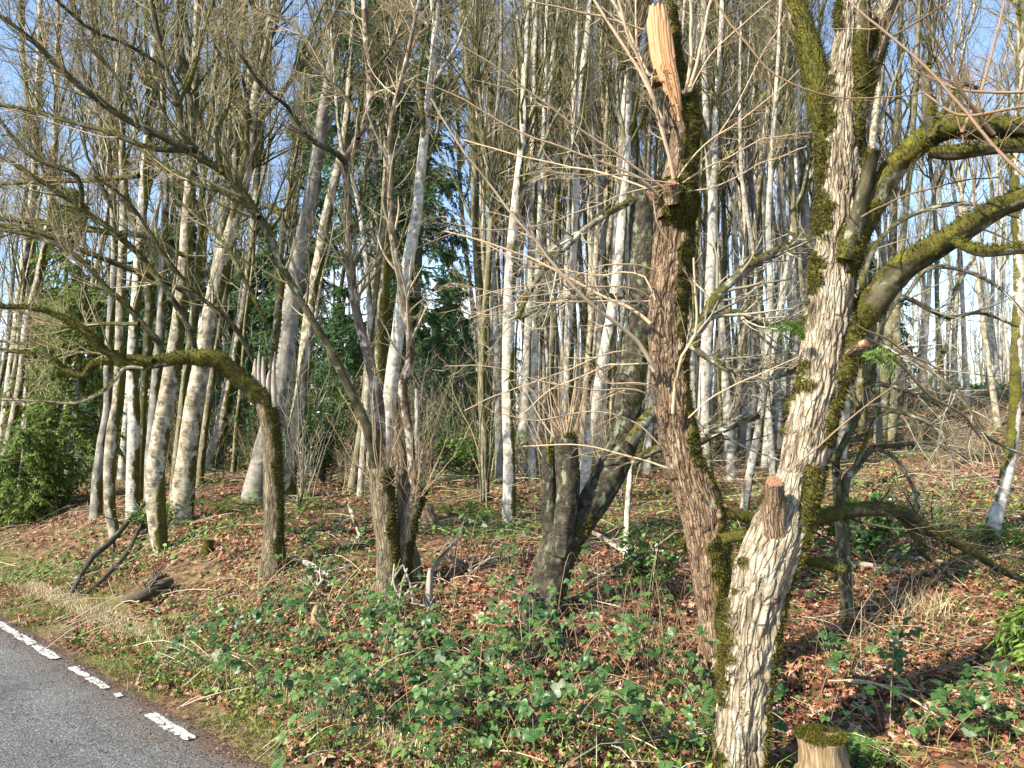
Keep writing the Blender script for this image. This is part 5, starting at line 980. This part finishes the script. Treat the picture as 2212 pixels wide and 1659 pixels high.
stump('tall shattered snag right behind the forked bole', [(885, 1265, 22), (876, 1180, 22), (870, 1080, 20), (866, 1000, 15), (858, 940, 5)], 'bark_old', None, name='broken_snag', splint=12, mbias=-.6, lump=.25)
stump('brown rounded stump right of the forked bole', [(922, 1138, 23), (921, 1115, 22), (920, 1096, 15), (920, 1090, 5)], 'bark_pollard', None, mbias=-.9)
stump('short mossy broken stump on the bank below the left stand', [(445, 1200, 9), (450, 1178, 8), (452, 1165, 7)], 'bark_old', None, (500, .014), mbias=.5)
stump('little decayed stump left of the rotten stump', [(688, 1352, 15), (686, 1328, 13), (690, 1308, 7)], 'rotten', None, splint=10, mbias=-.4)
stump('pale broken stake left of the white leaning trunk in the centre', [(900, 1010, 6), (901, 930, 5), (900, 840, 4)], 'grey_wood', 9.5, name='broken_post', sides=12, lump=.2, mbias=-.5)
def fallen(label, pts, mat, name='fallen_branch', twigs=0, moss=0, lift=.02, cat='branch', h=(0, 0), sides=12, **k):
    """lies on the floor: each outline point is dropped on the ground, ends may be raised by h"""
    p = np.array([ghit(a[0], a[1]) for a in pts]); p[:, 2] = gz(p[:, 0], p[:, 1]); r = np.array([px(a[2], q[1]) for a, q in zip(pts, p)]); p[:, 2] += lift+r*.7+np.linspace(h[0], h[1], len(p))
    root = empty(name, p[0], label, cat); mb = MB(); tf = []; kk = dict(lump=.15, mossdir=(0, 0, 1), mbias=-.4, mfreq=5, wob=.6); kk.update(k)
    q, rr = trunk_tube(mb, p, r, .04, sides, tuft=tf, **kk); mb.build('wood', M[mat], root)
    if twigs:
        a, b = resamp(q, rr, 12); c, rc = grow(a[None], b[None], twigs, (.15, .6), (30, 70), .15, 6, .5, minr=.002); mb = MB(); tubes(mb, c, rc, 4); c2, r2 = grow(c, rc, twigs*2, (.08, .25), (30, 60), .1, 4, .7, minr=.0015); tubes(mb, c2, r2, 3); tag(mb.build('twigs', M[mat], root), kind='stuff')
    if moss: moss_tufts('moss', root, tf, moss, .014, M['moss'])
fallen('long dark fallen pole sloping from the left stand to the road', [(315, 1122, 4), (280, 1160, 5), (240, 1200, 6), (196, 1232, 6), (170, 1270, 5), (148, 1300, 4)], 'wet_wood', h=(.22, .0), twigs=4)
fallen('mossy fallen pole parallel to the long dark one', [(322, 1135, 4), (300, 1165, 4), (268, 1222, 5), (225, 1262, 4), (180, 1296, 3)], 'wet_wood', h=(.12, 0), mbias=.0, moss=500)
fallen('bare tan stick lying by the road edge at left', [(56, 1315, 3), (105, 1292, 3), (160, 1266, 2.5)], 'straw')
fallen('charred-looking dark log half buried in the bank', [(268, 1308, 6), (300, 1303, 11), (335, 1290, 11), (368, 1272, 8)], 'wet_wood', 'fallen_log', 4, cat='log', h=(.0, .03))
fallen('moss-edged branch below the dark bank log', [(330, 1312, 3), (350, 1295, 5), (370, 1280, 4)], 'wet_wood', mbias=.4, moss=400)
fallen('mossy stick above the dark bank log', [(312, 1270, 4), (335, 1258, 5), (358, 1250, 4)], 'wet_wood', mbias=.5, moss=300)
fallen('crooked white-barked branch right of the crooked tree', [(628, 1214, 4), (660, 1228, 6), (690, 1242, 6), (714, 1256, 4)], 'bark_white', twigs=6)
fallen('short black and white stick on the leaves', [(706, 1278, 5), (725, 1268, 5), (742, 1256, 4)], 'bark_white')
fallen('pale stick rising from the leaves left of the small decayed stump', [(640, 1338, 2.5), (668, 1310, 3), (696, 1286, 3)], 'bark_white', twigs=5, h=(0, .1))
fallen('leaning pale stick left of the forked bole', [(782, 1186, 3), (770, 1155, 4), (754, 1126, 4)], 'bark_alder', h=(0, .15))
fallen('grey branch reaching right from the forked bole', [(906, 1284, 3), (940, 1250, 4), (986, 1206, 3)], 'bark_grey', h=(0, .15), twigs=6)
fallen('arched dead branch across the centre slope', [(942, 1228, 3), (980, 1226, 4), (1020, 1245, 3)], 'bark_grey', h=(.1, .0), twigs=8)
fallen('thin silvery branch pointing to the dark fork', [(1008, 1254, 3), (1045, 1236, 3), (1090, 1214, 3)], 'bark_alder', twigs=6, h=(0, .1))
fallen('bowed grey limb on the ground right of the dark fork', [(1262, 1276, 3), (1320, 1250, 5), (1372, 1225, 5), (1410, 1218, 5), (1440, 1232, 4), (1470, 1252, 3)], 'bark_alder', twigs=14, h=(0, .15))
fallen('pale fallen branch sloping behind the bowed limb', [(1250, 1173, 4), (1305, 1188, 5), (1372, 1218, 4)], 'bark_alder', twigs=8, h=(.15, .0))
fallen('thin branch leaning from the dark fork foot to the left', [(1140, 1268, 3), (1190, 1235, 4), (1240, 1200, 3)], 'bark_grey', twigs=6, h=(.05, .25))
fallen('cut log with orange split end on the right slope', [(1862, 1172, 8), (1885, 1170, 11), (1914, 1166, 11)], 'bark_branch', 'fallen_log', cat='log')
fallen('long thin log lying right of the mossy stub', [(1822, 1224, 4), (1870, 1232, 6), (1920, 1238, 5), (1960, 1243, 4)], 'grey_wood', 'fallen_log', cat='log')
fallen('straight bleached pole on the right slope', [(1815, 1192, 3), (1900, 1204, 4), (1980, 1214, 4), (2056, 1226, 3)], 'grey_wood')
fallen('moss lump branch on the right slope', [(1918, 1226, 5), (1935, 1230, 8), (1952, 1238, 5)], 'bark_old', mbias=.6, moss=500)
fallen('mossy rotten branch behind the pollarded trunk foot', [(1440, 1170, 7), (1462, 1182, 9), (1490, 1196, 7)], 'bark_old', mbias=.6, moss=900)
fallen('mossy branch arching between the two front trunks', [(1560, 1140, 10), (1600, 1146, 11), (1640, 1150, 9)], 'bark_old', mbias=.6, moss=1200, h=(.1, .1))
fallen('brown dead stick at the lower right', [(1790, 1400, 2), (1830, 1440, 3), (1870, 1470, 3)], 'grey_wood', twigs=4)
fallen('pale bent cane across the lower right leaves', [(1790, 1520, 2), (1880, 1512, 2.5), (1980, 1545, 2.5), (2060, 1600, 2)], 'straw', h=(.1, .02))
fallen('dead twiggy branch left of the rotten stump', [(790, 1380, 2), (810, 1345, 2.5), (828, 1320, 2)], 'grey_wood', h=(0, .12))
# bent grey twigs tangled at the fork foot
T = Tree('dead_twig_tangle', 'tangle of bleached dead twigs at the foot of the forked bole', 'twigs', (870, 1300))
T.Y -= .25
for a in [[(852, 1218, 2), (850, 1260, 2.5), (868, 1300, 2)], [(870, 1220, 2), (885, 1260, 2.5), (892, 1300, 2)], [(868, 1222, 2), (845, 1265, 2), (858, 1310, 2)], [(820, 1228, 2), (860, 1270, 2.5), (906, 1304, 2)], [(800, 1282, 2), (850, 1294, 2), (930, 1312, 2)], [(905, 1260, 2), (870, 1290, 2.5), (850, 1330, 2)], [(880, 1228, 2), (868, 1262, 2.5), (862, 1300, 2)]]:
    T.stem('twig', a, 'grey_wood', (rng.uniform(-.1, .1), rng.uniform(-.1, .1)), 6, .04, lump=.1, mbias=-.9)

# ------------------------------------------------------------------ brambles: canes and single leaves
def bramble_leaf(seed):
    r_ = np.random.default_rng(seed); mb = MB(); nl = 3
    for a, L0 in ((0, 1.), (1.15, .85), (-1.15, .85)):
        tv, tf = leaf_t(6, .43, .16+.06*r_.normal(), .06); tv = tv.copy(); tv[:, 0] += .62; tv *= L0*.052; tv[:, 2] -= .18*np.maximum(tv[:, 0], 0)
        c, s = math.cos(a+r_.normal(0, .1)), math.sin(a); v = np.stack([tv[:, 0]*c-tv[:, 1]*s, tv[:, 0]*s+tv[:, 1]*c, tv[:, 2]], -1); mb.add(v, tf)
    tubes(mb, np.array([[[-.05, 0, -.012], [-.02, 0, 0], [.01, 0, 0]]]), np.array([[.0012, .001, .0008]]), 3)
    return mb.mesh('leaf', M['bramble'], True)
BL = [bramble_leaf(i) for i in range(6)]
BR = [('low bramble patch at the verge right of the pale stubble', 470, 1425, 26, .5), ('bramble patch on the verge left of the grass tufts', 560, 1500, 30, .5), ('bramble mound above the grass tufts near the road', 650, 1455, 34, .55),
 ('small bramble on the bank under the small decayed stump', 700, 1395, 26, .45), ('bramble trailing below the twisted fallen stick', 615, 1340, 20, .4), ('bramble clump at the bottom edge near the road', 700, 1580, 36, .5),
 ('dense bramble left of the rotten stump', 800, 1400, 34, .5), ('dense bramble at the bottom centre-left', 830, 1520, 44, .55), ('bramble clump below the rotten stump', 930, 1480, 38, .5), ('front bramble at the bottom edge, left of centre', 900, 1620, 46, .5),
 ('lush bramble clump at the bottom middle', 1040, 1590, 50, .55), ('bramble between the rotten stump and the dark fork', 1040, 1440, 34, .5), ('tall dark-leaved bramble in front of the blackish fork', 1165, 1400, 44, .8), ('bramble right of the tall dark-leaved one', 1250, 1490, 40, .55),
 ('bramble at the bottom edge, right of the middle', 1200, 1610, 46, .5), ('sparse tall bramble canes before the pollarded trunk', 1400, 1500, 22, .85), ('bramble trailing at the bottom beside the big trunk foot', 1380, 1610, 30, .5),
 ('bramble climbing the left edge of the big trunk foot', 1530, 1560, 34, .9), ('bright bramble in front of the bowed grey limb', 1330, 1290, 26, .5), ('bramble beside the pollarded trunk foot with light leaves', 1470, 1330, 24, .55),
 ('dusky bramble behind the crooked tree foot', 670, 1215, 22, .5), ('bramble on the slope left of the forked bole', 745, 1245, 22, .5), ('greyish bramble right of the brown rounded stump', 1010, 1190, 26, .6),
 ('bramble under the arched dead branch', 1080, 1275, 22, .5), ('bramble with pale undersides right of the big trunk foot', 1750, 1560, 26, .5), ('bramble sprays in the lower right leaves', 1930, 1580, 26, .55),
 ('bramble at the bottom right edge', 2060, 1640, 28, .5), ('small bramble in the lower right corner', 2190, 1620, 24, .5), ('lone bramble below the long thin log', 1860, 1290, 14, .5), ('bramble shoots left of the front mossy stump', 1690, 1620, 22, .4),
 ('small bramble on the red leaves above the verge', 560, 1390, 18, .4), ('bramble left of the white fallen stick', 640, 1270, 16, .4), ('thin bramble on the bank behind the verge stubble', 430, 1360, 12, .35)]
for lb, u, v, nlf, H in BR:
    b = ghit(u, min(v, 1655)); b[2] = float(gz(b[0], b[1])); root = empty('bramble', b, lb, 'bramble'); nc = max(4, nlf//6)
    th = rng.uniform(0, 6.28, nc); t = np.linspace(0, 1, 9)[None]; Rr = rng.uniform(.25, .62, (nc, 1))*(1 if H < .7 else .6); hh = H*rng.uniform(.3, .8, (nc, 1)); jx, jy = rng.normal(0, .14, (2, nc, 1))
    x = b[0]+jx+np.cos(th)[:, None]*Rr*t; y = b[1]+jy+np.sin(th)[:, None]*Rr*t; g_ = gz(x, y); z = g_+.01+hh*np.sin(np.pi*np.clip(t*.85, 0, 1))**.9
    p = np.stack([x, y, z], -1); r = np.tile(np.linspace(.0032, .0013, 9), (nc, 1))
    for i in range(nc): mb = MB(); tubes(mb, p[i:i+1], r[i:i+1], 5); mb.build('cane', M['shoot_dark'], root)
    for k in range(int(nlf*(1.25 if u < 780 else 1.75))):
        i = int(rng.integers(nc)); tt = rng.uniform(1.2, 7.9); j = int(tt); q = p[i, j]*(1-tt+j)+p[i, j+1]*(tt-j)+rng.normal(0, .05, 3)
        o = bpy.data.objects.new('leaf', BL[int(rng.integers(6))]); COL.objects.link(o); o.parent = root; q[2] = max(q[2], float(gz(q[0], q[1]))+.02); o.location = [float(a) for a in q-b]
        s = rng.uniform(.6, 1.15); o.scale = (s, s, s); yaw = rng.uniform(0, 6.28); tl = rng.normal(0, .4); flip = math.pi*.8 if rng.random() < .015 else 0
        n_ = Vector((rng.normal(0, .35)-.15, rng.normal(0, .3)-.35, 1)).normalized(); o.rotation_euler = (n_.to_track_quat('Z', 'Y') @ Matrix.Rotation(yaw, 4, 'Z').to_quaternion() @ Matrix.Rotation(tl*.4+flip, 4, 'X').to_quaternion()).to_euler()

# individual labels where the eye can still tell the copies apart
NTH = ['leftmost', 'second from left', 'third from left', 'fourth from left', 'fifth from left', 'sixth from left', 'seventh from left', 'eighth from left', 'ninth from left', 'tenth from left', 'eleventh from left', 'twelfth from left', 'thirteenth from left', 'fourteenth from left', 'fifteenth from left', 'sixteenth from left']
byl = {}
for o, u, y in ORD: byl.setdefault(o['label'], []).append((u, y, o))
for lb, ls in byl.items():
    if 1 < len(ls) <= 16 and min(l[1] for l in ls) < 30:
        for k, (u, y, o) in enumerate(sorted(ls, key=lambda l: l[0])): o['label'] = ('rightmost' if k == len(ls)-1 else NTH[k]) + ' ' + lb
